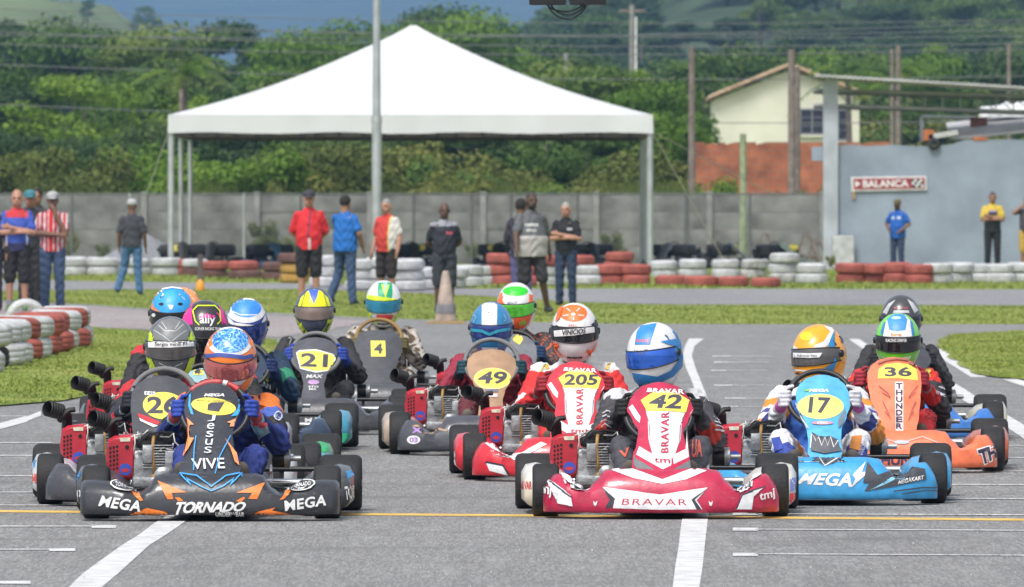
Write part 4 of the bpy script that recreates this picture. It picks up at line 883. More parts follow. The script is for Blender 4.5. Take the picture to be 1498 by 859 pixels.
def kart_matrix(c): 
    D = F / c['s']; return Matrix.Translation(((c['x'] - CX) / c['s'], D, 0)) @ Matrix.Rotation(c.get('yaw', 0), 4, 'Z'), D
def build_kart(c):
    Mx, D = kart_matrix(c); root = empty('racing_kart', Mx.translation, c.get('yaw', 0)); tag(root, c['label'], 'kart', c.get('group', 'racing karts in the starting field'))
    bm_, pm_ = paint(c['bcol'], c.get('gloss', .32)), paint(c['pcol'], c.get('gloss', .32))
    o = {}
    o['bumper'] = link('front_bumper', BB if c.get('b') == 'B' else BA, root, bm_); pmesh = {'E': PE, 'F': PF, 'A': PA, 'B': PB, 'C': PC, 'D': PD}[c.get('p', 'A')]; o['panel'] = link('front_panel', pmesh, root, pm_)
    sw = link('steering_wheel', K_WHEEL, root, M('grey grip', (.16, .16, .165), .7, var=.2) if c.get('wheel') == 'grey' else M('brown grip', (.22, .13, .04), .6) if c.get('wheel') == 'brown' else m_blk); link('spoke', K_SPOKE, sw); sw.location.z = c.get('wz', 0)
    for (x, y, z, w) in ((-.557, 0, .13, WF), (.557, 0, .13, WF), (-.60, 1.05, .14, WR), (.60, 1.05, .14, WR)):
        q = link('wheel', w[0], root); q.location = (x, y, z); q.rotation_euler = (random.uniform(0, 6), 0, c.get('steer', 0) if y == 0 else 0); link('rim', w[1], q)
    o['pods'] = [link('side_pod', p, root, paint(c.get('podcol', c['bcol']))) for p in PODS]
    link('chassis_frame', K_FRAME, root); link('floor_tray', K_FLOOR, root); link('rear_axle', K_AXLE, root); link('seat', K_SEAT, root); link('pedal_set', K_PED, root)
    e = link('engine', K_ENG, root); link('cooling_cover', K_COV, e, c['cov'] if 'cov' in c else m_redc); tag(link('vent_slot', K_SLOT, e), kind='stuff'); link('badge', K_BADGE, e); link('badge', K_BADGE2, e); link('sticker', K_STK, e); link('exhaust', K_EXH, e); link('carburettor', K_CARB, e); link('fuel_hose', K_HOSE, e); link('cable', K_CABLE, e)
    f = link('air_filter', K_CAN, root); link('filter_cap', K_CAP, f); link('fuel_tank', K_TANK, root)
    cr = c.get('crop', (0, 0, 1)); o['SB'] = Surf([o['bumper'].data], Mx, D - .4, cr, c.get('bshift', (0, 0))); o['SP'] = Surf([pmesh], Mx, D + .1, cr, c.get('pshift', (0, 0)))
    o['root'] = root; return o

# ------------------------------------------------------------------ people
def cap_(mb, p0, p1, r0, r1, n=12, flat=1., side=None):
    p0, p1 = Vector(p0), Vector(p1); d = (p1 - p0); L = d.length; d = d / L if L > 1e-6 else Vector((0, 0, 1))
    u = (side - d * side.dot(d)).normalized() if side is not None else d.orthogonal().normalized(); w = d.cross(u); rings = []
    for a in (-85, -60, -30): a = R(a); rings.append((p0 + d * math.sin(a) * r0, math.cos(a) * r0))
    for t in (0, .25, .5, .75, 1): rings.append((p0.lerp(p1, t), r0 + (r1 - r0) * t))
    for a in (30, 60, 85): a = R(a); rings.append((p1 + d * math.sin(a) * r1, math.cos(a) * r1))
    mb.loft([[c + (u * math.cos(2 * PI * k / n) + w * math.sin(2 * PI * k / n) * flat) * r for k in range(n)] for c, r in rings])
def ellrings(mb, rs, n=20):   # list of (centre, rx, ry) with horizontal rings
    mb.loft([[(c[0] + rx * math.cos(2 * PI * k / n) * (1 - .0 * k), c[1] + ry * math.sin(2 * PI * k / n), c[2]) for k in range(n)] for c, rx, ry in rs])
def blob(mb, c, r, n=14):
    c = Vector(c); mb.loft([[c + Vector((math.cos(2 * PI * k / n) * math.cos(e) * r[0], math.sin(2 * PI * k / n) * math.cos(e) * r[1], math.sin(e) * r[2])) for k in range(n)] for e in [R(a) for a in (-84, -60, -35, -10, 10, 35, 60, 84)]])
def segd(P, a, b):
    a, b = np.array(a), np.array(b); d = b - a; t = np.clip(((P - a) @ d) / (d @ d), 0, 1); return np.linalg.norm(P - (a + t[:, None] * d), axis=1), t

m_suit = colmat('racing suit cloth', .72, .9, 13.); m_glv = colmat('glove', .7, .3, 40.); m_shoe = M('dark suede boot', (.10, .085, .07), .85, var=.3)
def helmet_meshes():
    def pt(az, el, k=1., o=0.):
        ce, se = math.cos(el), math.sin(el); fr = max(0, math.cos(az)); x, y, z = .133 * ce * math.sin(az), -.168 * ce * math.cos(az), .168 * se
        if se < 0: x *= 1 - .16 * se * se; y -= .020 * fr * min(1, -se * 1.6); z *= 1.08; y *= 1 - .10 * (1 - fr) * se * se
        x = math.copysign(abs(x / .133) ** .93, x) * .133 if abs(x) > 1e-6 else x
        v = Vector((x, y, z)); return v * k + v.normalized() * o
    els = [R(-62 + 150 * i / 26) for i in range(27)]; mb = MB(); rings = []
    for sc_, e0 in ((.72, R(-58)), (.9, R(-64))): rings.append([pt(2 * PI * k / 44, e0, sc_) for k in range(44)])
    for e in els: rings.append([pt(2 * PI * k / 44, e) for k in range(44)])
    mb.loft(rings); shell = mb.mesh('helmet', 60)
    vb = MB(); rg = []
    for e in [R(a) for a in np.linspace(-9, 19, 14)]:
        rg.append([pt(R(a), e * (1 - .25 * (abs(a) / 84) ** 2) , 1, .0045 - .004 * (abs(a) / 84) ** 8) for a in np.linspace(-84, 84, 41)])
    vb.loft(rg, closed=False); vis = vb.mesh('visor', 'all')
    tr = MB()
    for e_ in (-9.5, 19.5): tr.tube([pt(R(a), R(e_) * (1 - .25 * (abs(a) / 84) ** 2), 1, .002) for a in np.linspace(-86, 86, 41)], .004, 6)
    for s in (-1, 1): q = pt(R(88 * s), R(4)); tr.lathe([(.001, .012), (.017, .010), (.02, .0), (.02, -.01)] if s > 0 else [(.02, .01), (.02, 0), (.017, -.010), (.001, -.012)], (q.x, q.y, q.z), 'X', 14)
    trim = tr.mesh('visor_trim', 'all')
    vn = MB()
    for s in (-1, 0, 1): q = pt(R(16 * s), R(-40), 1, .001); vn.rbox(q, (.028, .006, .009), .002, (R(10), 0, R(16 * s)))
    vent = vn.mesh('vent', False)
    ck = MB(); rg = []; ck.tube([pt(2 * PI * k / 44, R(-61), .99) for k in range(44)], .008, 6, closed_path=True); rim = ck.mesh('neck_trim', 'all')
    return shell, vis, trim, vent, rim
H_SHELL, H_VIS, H_TRIM, H_VENT, H_RIM = helmet_meshes()
def visor_mat(kind):
    col, met, ro = {'dark': ((.012, .012, .014), 0, .08), 'smoke': ((.09, .085, .085), .2, .12), 'blue': ((.03, .14, .65), .45, .1), 'dblue': ((.03, .06, .26), .4, .1), 'orange': ((.62, .17, .17), .5, .12), 'green': ((.12, .60, .05), .45, .12), 'teal': ((.03, .26, .42), .45, .12), 'clear': ((.20, .15, .13), .1, .12)}[kind]
    return M('visor ' + kind, col, ro, met, var=.25, scale=7, coat=.6)
def glove_mesh(sx):
    mb = MB(); cap_(mb, (sx * .192, .455, .50), (sx * .192, .41, .535), .030, .030, flat=.8)
    for i in range(4):
        z = .525 + (1.5 - i) * .0215; ln = (.9, 1., .96, .82)[i]; pts = [(.205, .425, z - .004), (.196, .385, z), (.196 - .034 * ln, .372, z + .001), (.196 - .046 * ln, .388, z)]
        for a, b in zip(pts[:-1], pts[1:]): cap_(mb, (sx * a[0], a[1], a[2]), (sx * b[0], b[1], b[2]), .0108, .0100, 8)
    for a, b in (((.182, .435, .55), (.160, .425, .583)), ((.160, .425, .583), (.140, .408, .588))): cap_(mb, (sx * a[0], a[1], a[2]), (sx * b[0], b[1], b[2]), .0118, .0105, 8)
    cap_(mb, (sx * .196, .46, .49), (sx * .205, .515, .465), .031, .036); return remesh(mb, .0052, 2)
GLV = {-1: glove_mesh(-1), 1: glove_mesh(1)}
GCO = {s: coords(GLV[s]) for s in GLV}
def build_driver(c):
    Mx, D = kart_matrix(c); h = c['h']; Mi = Mx.inverted(); hp_ = Mi @ W(h['x'], h['top'] + .164 * F / (D + .8), D + .8); hc = Vector((hp_.x, h.get('y', .80), hp_.z))
    dx = hc.x; dz = hc.z - .79; sh = Vector((dx * .75, hc.y + .07, .575 + dz * .8)); su = c['suit']
    J = {}
    mb = MB(); pel = Vector((dx * .2, .93, .15)); ellrings(mb, [((pel.x, pel.y, .06), .10, .09), ((pel.x, pel.y, .10), .165, .14), ((pel.x, pel.y, .18), .17, .145), ((pel.x * .6 + sh.x * .4, .935, .30), .158, .125), ((sh.x, sh.y + .03, sh.z - .15), .178, .128), ((sh.x, sh.y + .015, sh.z - .05), .20, .118), ((sh.x, sh.y, sh.z + .015), .165, .095), ((sh.x, sh.y - .01, sh.z + .055), .095, .075), ((hc.x, hc.y + .03, sh.z + .10), .066, .062), ((hc.x, hc.y + .02, hc.z - .05), .06, .06)])
    segs = [('torso', (pel.x, pel.y, .1), (sh.x, sh.y, sh.z), .16), ('neck', (sh.x, sh.y, sh.z + .06), (hc.x, hc.y, hc.z), .07)]
    for sx in (-1, 1):
        S_ = sh + Vector((sx * .188, .01, -.02)); E = Vector((sx * (.285 + c.get('elb', 0)) + dx * .3, .68, .365 + dz * .5)); Wr = Vector((sx * .203, .51, .468)); H_ = pel + Vector((sx * .09, -.02, .0)); kx = c.get('kx', (.145, .20)); K_ = Vector((sx * kx[sx > 0], .40, c.get('kz', .29))); A_ = Vector((sx * .15, .03, .13))
        cap_(mb, S_, E, .076, .064); cap_(mb, E, Wr, .061, .040); cap_(mb, H_, K_, .086, .066); cap_(mb, K_, A_, .064, .042)
        segs += [('arm', S_, E, .065), ('fore', E, Wr, .05), ('thigh', H_, K_, .08), ('shin', K_, A_, .055)]
    me = remesh(mb, .0075, 2); P = coords(me)
    # soft cloth folds
    nrm = np.empty(len(me.vertices) * 3, dtype=np.float32); me.vertices.foreach_get('normal', nrm); nrm = nrm.reshape(-1, 3); sd = h['x'] * .01
    fold = np.sin(P[:, 2] * 95 + 3 * np.sin(P[:, 0] * 31 + sd) + P[:, 1] * 40) * np.sin(P[:, 0] * 38 + P[:, 1] * 27 + sd * 3); f2 = np.abs(np.sin(P[:, 2] * 60 + P[:, 0] * 45 * np.sign(P[:, 0]) + 2.2 * np.sin(P[:, 1] * 33 + sd * 2))) ** 3 * np.clip(np.abs(P[:, 0]) * 6 - .2, .25, 1); P2 = P + nrm * (fold * .0045 - f2 * .0075)[:, None]; me.vertices.foreach_set('co', P2.ravel())
    ds = []; ts = []
    for nme, a, b, r in segs: d_, t_ = segd(P, a, b); ds.append(d_ - r); ts.append(t_)
    idx = np.argmin(np.array(ds), axis=0); cols = np.zeros((len(P), 3))
    for i, (nme, a, b, r) in enumerate(segs):
        mk = idx == i; t = ts[i][mk]; base = su.get(nme, su.get('arm' if nme == 'fore' else 'thigh' if nme == 'shin' else 'torso', su['torso']))
        cc = np.tile(np.array(base), (mk.sum(), 1))
        for (lo, hi, col) in su.get(nme + '_b', []): cc[(t >= lo) & (t <= hi)] = col
        cols[mk] = cc
    if 'fn' in su: su['fn'](P - np.array([sh.x, 0, sh.z]), cols)
    setcol(me, cols); me.materials.append(m_suit)
    body = link('person', me); body.matrix_world = Mx; tag(body, c['plabel'], 'person', 'drivers of the starting field')
    for sx in (-1, 1):
        gm = GLV[sx].copy(); g1_, g2_, g3_ = c['glove']; Pg = GCO[sx]; cg = np.tile(np.array(g1_), (len(Pg), 1)); cg[Pg[:, 1] > .425] = g2_; cg[Pg[:, 1] > .475] = g3_; setcol(gm, cg); gm.materials.append(m_glv); link('glove', gm, body)
        mb = MB(); cap_(mb, (sx * .15, .0, .115), (sx * .145, -.05, .245), .044, .036, flat=.75, side=Vector((1, 0, 0))); cap_(mb, (sx * .15, .03, .15), (sx * .15, .02, .11), .046, .045); link('boot', mb.mesh('boot', 'all', [m_shoe]), body)
    Hm = Matrix.Translation(hc) @ Euler((R(h.get('pitch', 10)), R(h.get('roll', 0)), R(h.get('yaw', 0))), 'YXZ').to_matrix().to_4x4()
    def hl_(name, src, mat, par):
        m2 = src.copy(); m2.transform(Hm); return link(name, m2, par, mat)
    shell = hl_('helmet', H_SHELL, M('helmet ' + h['key'], h['col'], .25, var=.12, scale=18, coat=.5), body); vis = hl_('visor', H_VIS, visor_mat(h['visor']), shell); hl_('visor_trim', H_TRIM, m_blk if h.get('trim') is None else paint(h['trim']), shell); tag(hl_('vent', H_VENT, m_blk, shell), kind='stuff'); hl_('neck_trim', H_RIM, m_blk, shell)
    S = Surf([shell.data], Mx, D + .65, h['crop']); V = Surf([shell.data, vis.data], Mx, D + .65, h['crop']); V.n = 3
    BS = Surf([me], Mx, D + .7, h['crop']); BS.n = 3
    return shell, S, V, body, BS
# ------------------------------------------------------------------ the field: every kart and driver
C1, C2, C3, C4 = (20, 460, 2.686), (100, 470, 2.772), (180, 400, 4.296), (380, 400, 3.068)
C5, C6, C7, C8 = (540, 420, 2.864), (730, 430, 2.526), (850, 450, 2.603), (1080, 430, 2.603)
P7, P26, P21, P17, P36, P49, P205, P42 = (260, 550, 9.545), (150, 540, 8.587), (420, 490, 5.73), (1100, 460, 4.77), (1230, 440, 4.295), (640, 420, 6.1375), (760, 520, 6.135), (900, 550, 5.05)
WHT, BLK, NUM, YEL, ORG, SKY, RED, GRY = (.72, .72, .72), (.015, .015, .017), (.055, .055, .075), (.80, .66, .10), (.80, .20, .03), (.05, .34, .75), (.55, .03, .045), (.12, .125, .14)
LIM, NVY, CRM, PNK = (.55, .75, .02), (.012, .03, .12), (.45, .015, .06), (.70, .03, .28)
def speck(a, b, f=60, th=.15):
    def fn(P, c):
        n = np.sin(P[:, 0] * f + 2 * np.sin(P[:, 2] * f * .7)) * np.sin(P[:, 2] * f * 1.1 + 2 * np.sin(P[:, 1] * f * .6)); c[n > th] = a; c[n < -.55] = b
    return fn
def yoke(col, zlo=-.03, w=.30):
    def fn(P, c): c[(P[:, 2] > zlo) & (np.abs(P[:, 0]) < w) & (P[:, 1] > .6)] = col
    return fn
cfg = {}
cfg['7'] = dict(wz=-.012, x=310, s=303, b='B', p='E', bcol=(.028, .030, .036), pcol=(.032, .035, .045), label='dark kart number 7 with orange and blue nose reading MEGA and TORNADO', podcol=(.06, .065, .07),
    plabel='person in navy and orange suit with blue swirl helmet driving kart 7', suit=dict(torso=(.012, .025, .13), arm=(.015, .03, .17), arm_b=[(0, .28, (.75, .19, .03)), (.28, .5, (.06, .12, .45)), (.5, .72, (.02, .02, .022))], thigh=(.02, .04, .22)),
    glove=((.03, .07, .40), (.55, .10, .10), (.35, .6, .65)), h=dict(x=337, top=479, pitch=24, yaw=2, key='orange', col=(.85, .20, .02), visor='orange', crop=C3))
cfg['26'] = dict(wz=.015, x=235, s=289, p='D', b='A', bcol=(.05, .05, .06), pcol=(.06, .062, .07), wheel='grey', label='grey kart number 26 with red striped panel close behind kart 7', podcol=(.5, .52, .54),
    plabel='person in black and red suit and grey helmet with fluorescent yellow sides', suit=dict(torso=(.35, .35, .34), arm=(.02, .022, .035), arm_b=[(0, .35, (.5, .02, .03))], fore_b=[(.3, .7, (.5, .02, .03))], thigh=(.02, .02, .03), fn=yoke((.5, .02, .03), .02)),
    glove=((.015, .017, .03), (.015, .017, .03), (.4, .45, .5)), h=dict(x=250, top=464, pitch=8, key='grey', col=(.10, .105, .11), visor='smoke', crop=C3))
cfg['ally'] = dict(x=298, s=276, b='A', p='D', bcol=(.02, .02, .03), pcol=(.25, .42, .45), label='kart with teal edged yellow plate squeezed between karts 26 and 7', podcol=(.10, .25, .10),
    plabel='person with black and magenta helmet bowed forward, lettered ally', suit=dict(torso=(.03, .03, .035), arm=(.02, .02, .022), arm_b=[(0, .2, (.5, .03, .05))], thigh=(.02, .02, .02)), glove=(BLK, BLK, BLK), h=dict(x=300, top=440, pitch=32, key='black', col=(.03, .028, .034), visor='dark', crop=C3))
cfg['blue'] = dict(x=254, s=251, bcol=(.12, .12, .13), pcol=(.1, .1, .1), label='kart whose driver wears the sky blue helmet, exhaust over the grass', podcol=(.3, .3, .32),
    plabel='person in black suit with sky blue helmet and orange sides', suit=dict(torso=(.02, .02, .024), arm=(.02, .02, .024), arm_b=[(0, .12, (.5, .03, .04))], thigh=(.02, .02, .02)), glove=(BLK, BLK, BLK), h=dict(x=252, top=420, pitch=16, key='skyblue', col=(.75, .25, .08), visor='dark', crop=C3))
cfg['yel'] = dict(x=266, s=229, bcol=(.1, .1, .1), pcol=(.1, .1, .1), label='rearmost kart of the grassy side, mostly hidden, red engine by the lawn',
    plabel='person with orange and yellow helmet half hidden behind the sky blue helmet', suit=dict(torso=(.03, .03, .03), arm=(.02, .02, .024), thigh=(.02, .02, .02)), glove=(BLK, BLK, BLK), h=dict(x=267, top=421, pitch=12, key='orangeyellow', col=(.85, .30, .10), visor='dark', crop=C3))
cfg['bw'] = dict(x=352, s=238, bcol=(.03, .05, .09), pcol=(.03, .05, .09), label='dark kart with blue and green side pods behind the swirl helmet driver', podcol=(.06, .28, .42),
    plabel='person in navy and green suit with blue and white helmet', suit=dict(torso=(.012, .03, .06), arm=(.012, .035, .075), arm_b=[(.45, .75, (.02, .22, .12))], thigh=(.02, .03, .05)), glove=(NVY, NVY, NVY), h=dict(x=361, top=437, pitch=22, yaw=-4, key='bluewhite', col=(.015, .05, .30), visor='dblue', crop=C3))
cfg['21'] = dict(x=460, s=220, p='B', bcol=(.055, .055, .062), pcol=(.075, .077, .09), wheel='grey', label='dark grey kart number 21 with narrow waisted front panel', plabel='person in black suit and blue gloves with yellow and navy helmet', suit=dict(torso=(.022, .022, .024), arm=(.024, .024, .027), thigh=(.022, .022, .026)),
    glove=((.03, .07, .38), (.03, .07, .38), (.02, .05, .26)), h=dict(x=460, top=421, pitch=8, key='navy', col=(.06, .07, .11), visor='clear', crop=C4))
cfg['4'] = dict(wz=.03, x=553, s=203, p='C', bcol=(.06, .062, .07), pcol=(.065, .068, .075), wheel='brown', label='grey kart number 4 with broad plain panel and brown steering wheel', plabel='person in beige camouflage suit with lime and white helmet', suit=dict(torso=(.42, .38, .34), arm=(.40, .36, .32), thigh=(.38, .34, .30), fn=speck((.09, .06, .035), (.55, .5, .46))),
    glove=((.16, .13, .05), (.16, .13, .05), (.10, .08, .04)), h=dict(x=561, top=411, pitch=14, key='limewhite', col=(.70, .72, .70), visor='teal', crop=C4))
cfg['49'] = dict(wz=.03, x=719, s=240, p='B', bcol=(.06, .062, .075), pcol=(.36, .22, .13), wheel='grey', label='bronze and grey kart number 49 with grey steering wheel', plabel='person in dark red suit and teal gloves with white striped blue helmet', suit=dict(torso=(.22, .015, .03), arm=(.28, .02, .045), thigh=(.12, .02, .03)),
    glove=((.012, .06, .08), (.015, .02, .025), (.02, .02, .025)), podcol=(.42, .33, .26), h=dict(x=718.5, top=442.5, pitch=12, key='midblue', col=(.03, .20, .42), visor='dblue', crop=C5))
cfg['G'] = dict(x=752, s=217, p='D', bcol=(.06, .06, .07), pcol=(.16, .165, .18), label='grey kart with yellow plate half hidden behind kart 49', plabel='person in dark speckled suit with green topped orange and white helmet', suit=dict(torso=(.03, .025, .025), arm=(.05, .035, .035), thigh=(.03, .03, .03), fn=speck((.45, .10, .05), (.10, .08, .08), 90, .45)),
    glove=((.015, .05, .13), (.015, .05, .13), (.05, .05, .06)), h=dict(x=755, top=414, pitch=14, yaw=-10, key='white', col=(.72, .72, .72), visor='green', crop=C5))
cfg['205'] = dict(wz=-.04, x=842, s=265, p='A', bcol=(.58, .02, .035), pcol=(.58, .03, .05), label='red and white kart number 205 with BRAVAR panel', plabel='person in red suit with white shoulders and white and orange helmet', suit=dict(torso=(.60, .03, .025), arm=(.62, .025, .025), arm_b=[(0, .12, (.68, .68, .68)), (.75, .92, (.68, .68, .68))], thigh=(.60, .03, .03), fn=yoke((.66, .66, .66), .0, .22)),
    glove=((.32, .02, .03), (.3, .02, .03), (.25, .25, .27)), h=dict(x=840.5, top=444, pitch=9, key='white', col=(.72, .72, .72), visor='dark', crop=C6))
cfg['42'] = dict(wz=-.03, x=966, s=301, p='A', bcol=CRM, pcol=CRM, label='crimson and white kart number 42 with BRAVAR on nose and panel', plabel='person in charcoal suit with red cuffs and blue and white helmet, head turned', podcol=(.62, .60, .55),
    suit=dict(torso=(.05, .045, .055), arm=(.055, .05, .06), arm_b=[(0, .1, (.6, .6, .62))], fore_b=[(0, .75, (.48, .035, .02))], thigh=(.06, .06, .075), thigh_b=[(.72, .86, (.5, .07, .05))], fn=yoke((.55, .55, .57), .0, .22)), glove=((.014, .014, .016), (.014, .014, .016), (.014, .014, .016)), kx=(.185, .20), kz=.325, h=dict(x=958, top=472.5, pitch=11, yaw=-26, roll=-4, key='white', col=(.74, .74, .76), visor='blue', crop=C7))
cfg['17'] = dict(x=1204, s=288, p='F', bcol=(.035, .30, .60), pcol=(.09, .40, .66), label='sky blue kart number 17 with MEGA lettering and white lightning', plabel='person in white, orange and blue suit with orange helmet, head turned', steer=.05, podcol=(.05, .32, .62),
    suit=dict(torso=(.04, .14, .50), arm=(.70, .70, .72), arm_b=[(.25, .45, (.72, .26, .03)), (.55, .66, (.05, .06, .26)), (.8, 1, (.72, .24, .03))], fore_b=[(0, .35, (.72, .22, .03)), (.4, .7, (.04, .05, .2))], thigh=(.70, .70, .72), thigh_b=[(.55, .78, (.72, .26, .05))], shin_b=[(.0, .3, (.72, .72, .74)), (.3, .9, (.04, .07, .34))], fn=yoke((.66, .66, .68), .0, .2)),
    glove=((.68, .66, .70), (.62, .12, .40), (.68, .66, .70)), kx=(.20, .20), kz=.31, h=dict(x=1198.5, top=475.5, pitch=5, yaw=-30, roll=-3, key='amber', col=(.88, .36, .015), visor='smoke', crop=C8))
cfg['36'] = dict(wz=-.035, x=1309, s=257, p='D', bcol=(.78, .17, .07), pcol=(.80, .19, .09), gloss=.4, label='orange kart number 36 with THUNDER lettering on its panel', plabel='person in red suit with black sleeves and lime green helmet', podcol=(.5, .12, .05),
    suit=dict(torso=(.58, .025, .02), arm=(.022, .022, .028), arm_b=[(0, .3, (.62, .03, .02))], fore_b=[(.5, 1, (.5, .03, .03))], thigh=(.5, .02, .025)), glove=((.32, .02, .04), (.30, .03, .05), (.28, .28, .3)), h=dict(x=1313.5, top=459, pitch=10, key='lime', col=(.16, .62, .03), visor='dark', crop=C8))
cfg['14'] = dict(x=1326, s=227, bcol=(.04, .17, .50), pcol=(.05, .05, .06), label='kart with blue nose following directly behind kart 36', plabel='person in black suit with black and silver helmet behind kart 36', suit=dict(torso=(.022, .022, .026), arm=(.024, .024, .028), thigh=(.02, .02, .02)), podcol=(.5, .48, .38),
    glove=(BLK, BLK, BLK), h=dict(x=1318, top=432, pitch=14, key='blacksilver', col=(.05, .05, .055), visor='dark', crop=C8))
KO, HO = {}, {}
for k_, c_ in cfg.items():
    KO[k_] = build_kart(c_); HO[k_] = build_driver(c_)
def use(k_, cr): o = KO[k_]; o['SB'].crop = cr; o['SP'].crop = cr; return o['SB'], o['SP'], o['bumper'], o['panel']
def useh(k_, cr=None):
    sh, S, V = HO[k_][:3]
    if cr: S.crop = cr; V.crop = cr
    return sh, S, V

# --- kart 7
B, P, bo, po = use('7', C2)
for q in ([(240, 787), (335, 770), (318, 757), (390, 772), (442, 797), (300, 797)], [(712, 797), (770, 772), (840, 755), (825, 768), (912, 783), (860, 797)], [(362, 648), (480, 695), (420, 697), (425, 722), (402, 722), (385, 690)], [(795, 655), (680, 697), (745, 697), (730, 720), (765, 722), (780, 690)],
          [(432, 715), (450, 714), (467, 728), (445, 730)], [(678, 730), (710, 712), (718, 718), (700, 733)], [(190, 652), (250, 648), (280, 690), (305, 727), (292, 729), (250, 690)], [(950, 655), (905, 668), (880, 695), (856, 725), (872, 722), (905, 690)]): B.poly(q, ORG, bo)
for q in ([(450, 620), (498, 668), (478, 640), (530, 668), (580, 690), (632, 668), (672, 640), (655, 668), (705, 618)], [(450, 620), (520, 630), (580, 672), (640, 630), (705, 618)]): B.line(q, 5, SKY, bo)
B.text('MEGA', ((133, 706), (297, 730), (292, 774), (123, 750)), WHT, bo, bold=.03, shear=.15, space=1.08); B.text('MEGA', ((868, 730), (1040, 703), (1043, 748), (878, 770)), WHT, bo, bold=.03, space=1.08, shear=.15)
B.text('TORNADO', ((440, 733), (722, 733), (715, 770), (430, 780)), WHT, bo, bold=.04, shear=.25, space=.95); B.text('UNDERWEAR', (597, 773, 713, 786), WHT, bo, bold=.03)
for cx_, sg_ in ((225, 1), (945, -1)): B.ell(cx_, 672, 56, 20, WHT, bo, 'badge', rot=.2 * sg_); B.ell(cx_, 672, 50, 16, (.03, .03, .035), bo, 'badge', rot=.2 * sg_); B.text('TORNADO', ((cx_ - 36, 664 - 5 * sg_), (cx_ + 36, 664 + 7 * sg_), (cx_ + 36, 680 + 7 * sg_), (cx_ - 36, 680 - 5 * sg_)), WHT, bo, bold=.02)
P.crop = P7; P.ell(500, 430, 312, 118, YEL, po, 'number_plate', rot=.12); P.text('MEGA', ((372, 250), (655, 250), (650, 292), (365, 292)), WHT, po, bold=.04, shear=.2)
P.text('MARCEL ADRIANO', ((268, 338), (740, 348), (730, 376), (266, 362)), (.2, .16, .05), po, bold=.01)
P.poly([(425, 405), (470, 378), (650, 376), (575, 505), (415, 488), (455, 430), (530, 415)], NUM, po, 'number')
P.poly([(165, 240), (190, 235), (180, 400), (225, 550), (190, 540), (150, 430)], SKY, po); P.poly([(880, 290), (895, 440), (830, 560), (740, 575), (830, 470), (860, 320)], SKY, po)
P.poly([(110, 570), (230, 690), (180, 690), (150, 740), (115, 640)], (.85, .33, .15), po); P.poly([(880, 575), (680, 660), (735, 670), (720, 720), (800, 715), (860, 650)], (.85, .33, .15), po)
for i, ch in enumerate('JesuS'): P.text(ch, ((430 - i * 12, 560 + i * 112), (530 - i * 12, 560 + i * 112), (515 - i * 12, 645 + i * 112), (415 - i * 12, 645 + i * 112)), (.62, .66, .70), po, bold=.0)
P.crop = C2; P.text('VIVE', ((500, 563), (630, 560), (634, 602), (505, 606)), WHT, po, bold=.01)
for q in ([(512, 478), (488, 478), (440, 560), (415, 605), (452, 575), (490, 520)], [(632, 478), (655, 520), (672, 575), (690, 590), (680, 540)]): P.poly(q, (.85, .28, .10), po)
for q in ([(520, 470), (512, 530), (510, 610)], [(655, 470), (610, 560), (595, 625)]): P.line(q, 4, SKY, po)
sh, S, V = useh('7')
S.ell(672, 432, 142, 92, WHT, sh); S.poly([(540, 400), (575, 360), (600, 380), (565, 450), (540, 470)], (.85, .2, .02), sh); S.poly([(810, 390), (770, 350), (748, 372), (790, 440), (815, 470)], (.85, .2, .02), sh)
msw = bpy.data.materials.new('blue swirl print'); msw.use_nodes = True; n, l = nodes_of(msw); wv = n.new('ShaderNodeTexNoise'); wv.inputs['Scale'].default_value = 22; wv.inputs['Distortion'].default_value = 3.2; wv.inputs['Detail'].default_value = 3
tc = n.new('ShaderNodeTexCoord'); l.new(tc.outputs['Object'], wv.inputs[0]); rp = n.new('ShaderNodeValToRGB'); e = rp.color_ramp.elements; e[0].position = .36; e[1].position = .66; e[0].color = (.02, .10, .45, 1); e[1].color = (.45, .68, .85, 1); k = e.new(.5); k.color = (.05, .28, .68, 1); l.new(wv.outputs['Fac'], rp.inputs[0]); l.new(rp.outputs[0], n['Principled BSDF'].inputs['Base Color']); n['Principled BSDF'].inputs['Roughness'].default_value = .25
S.ell(675, 425, 112, 76, msw, sh, 'crown_print'); S.poly([(550, 650), (640, 672), (745, 650), (770, 668), (735, 700), (600, 700)], (.7, .7, .72), sh); S.poly([(590, 655), (650, 668), (650, 680), (600, 668)], BLK, sh)
V.line([(520, 520), (600, 512), (690, 520), (760, 530), (815, 518)], 24, (.05, .09, .35), sh, 'visor_strip')
# --- kart 26
B, P, bo, po = use('26', P26)
P.ell(775, 465, 268, 172, YEL, po, 'number_plate', rot=.08); P.text('26', (560, 345, 960, 565), NUM, po, 'number', bold=.03); P.poly([(530, 285), (662, 290), (655, 335), (530, 330)], WHT, po, 'sticker'); P.text('F4S', (548, 294, 645, 326), NUM, po, bold=.02)
P.poly([(440, 560), (560, 600), (720, 670), (700, 710), (560, 660), (460, 610)], RED, po); P.poly([(460, 618), (560, 668), (700, 720), (640, 740), (480, 660)], (.6, .62, .63), po)
sh, S, V = useh('26')
for q in ([(140, 420), (148, 385), (168, 355), (186, 385), (186, 428)], [(412, 418), (424, 362), (448, 372), (464, 405), (450, 425)], [(146, 515), (180, 535), (205, 590), (225, 640), (190, 630), (160, 580)], [(450, 510), (415, 535), (390, 600), (362, 650), (400, 640), (440, 580)], [(232, 658), (340, 658), (320, 684), (255, 684)]): S.poly(q, LIM, sh)
S.poly([(190, 360), (240, 300), (300, 285), (360, 300), (410, 360), (400, 420), (300, 428), (200, 420)], (.16, .165, .17), sh)
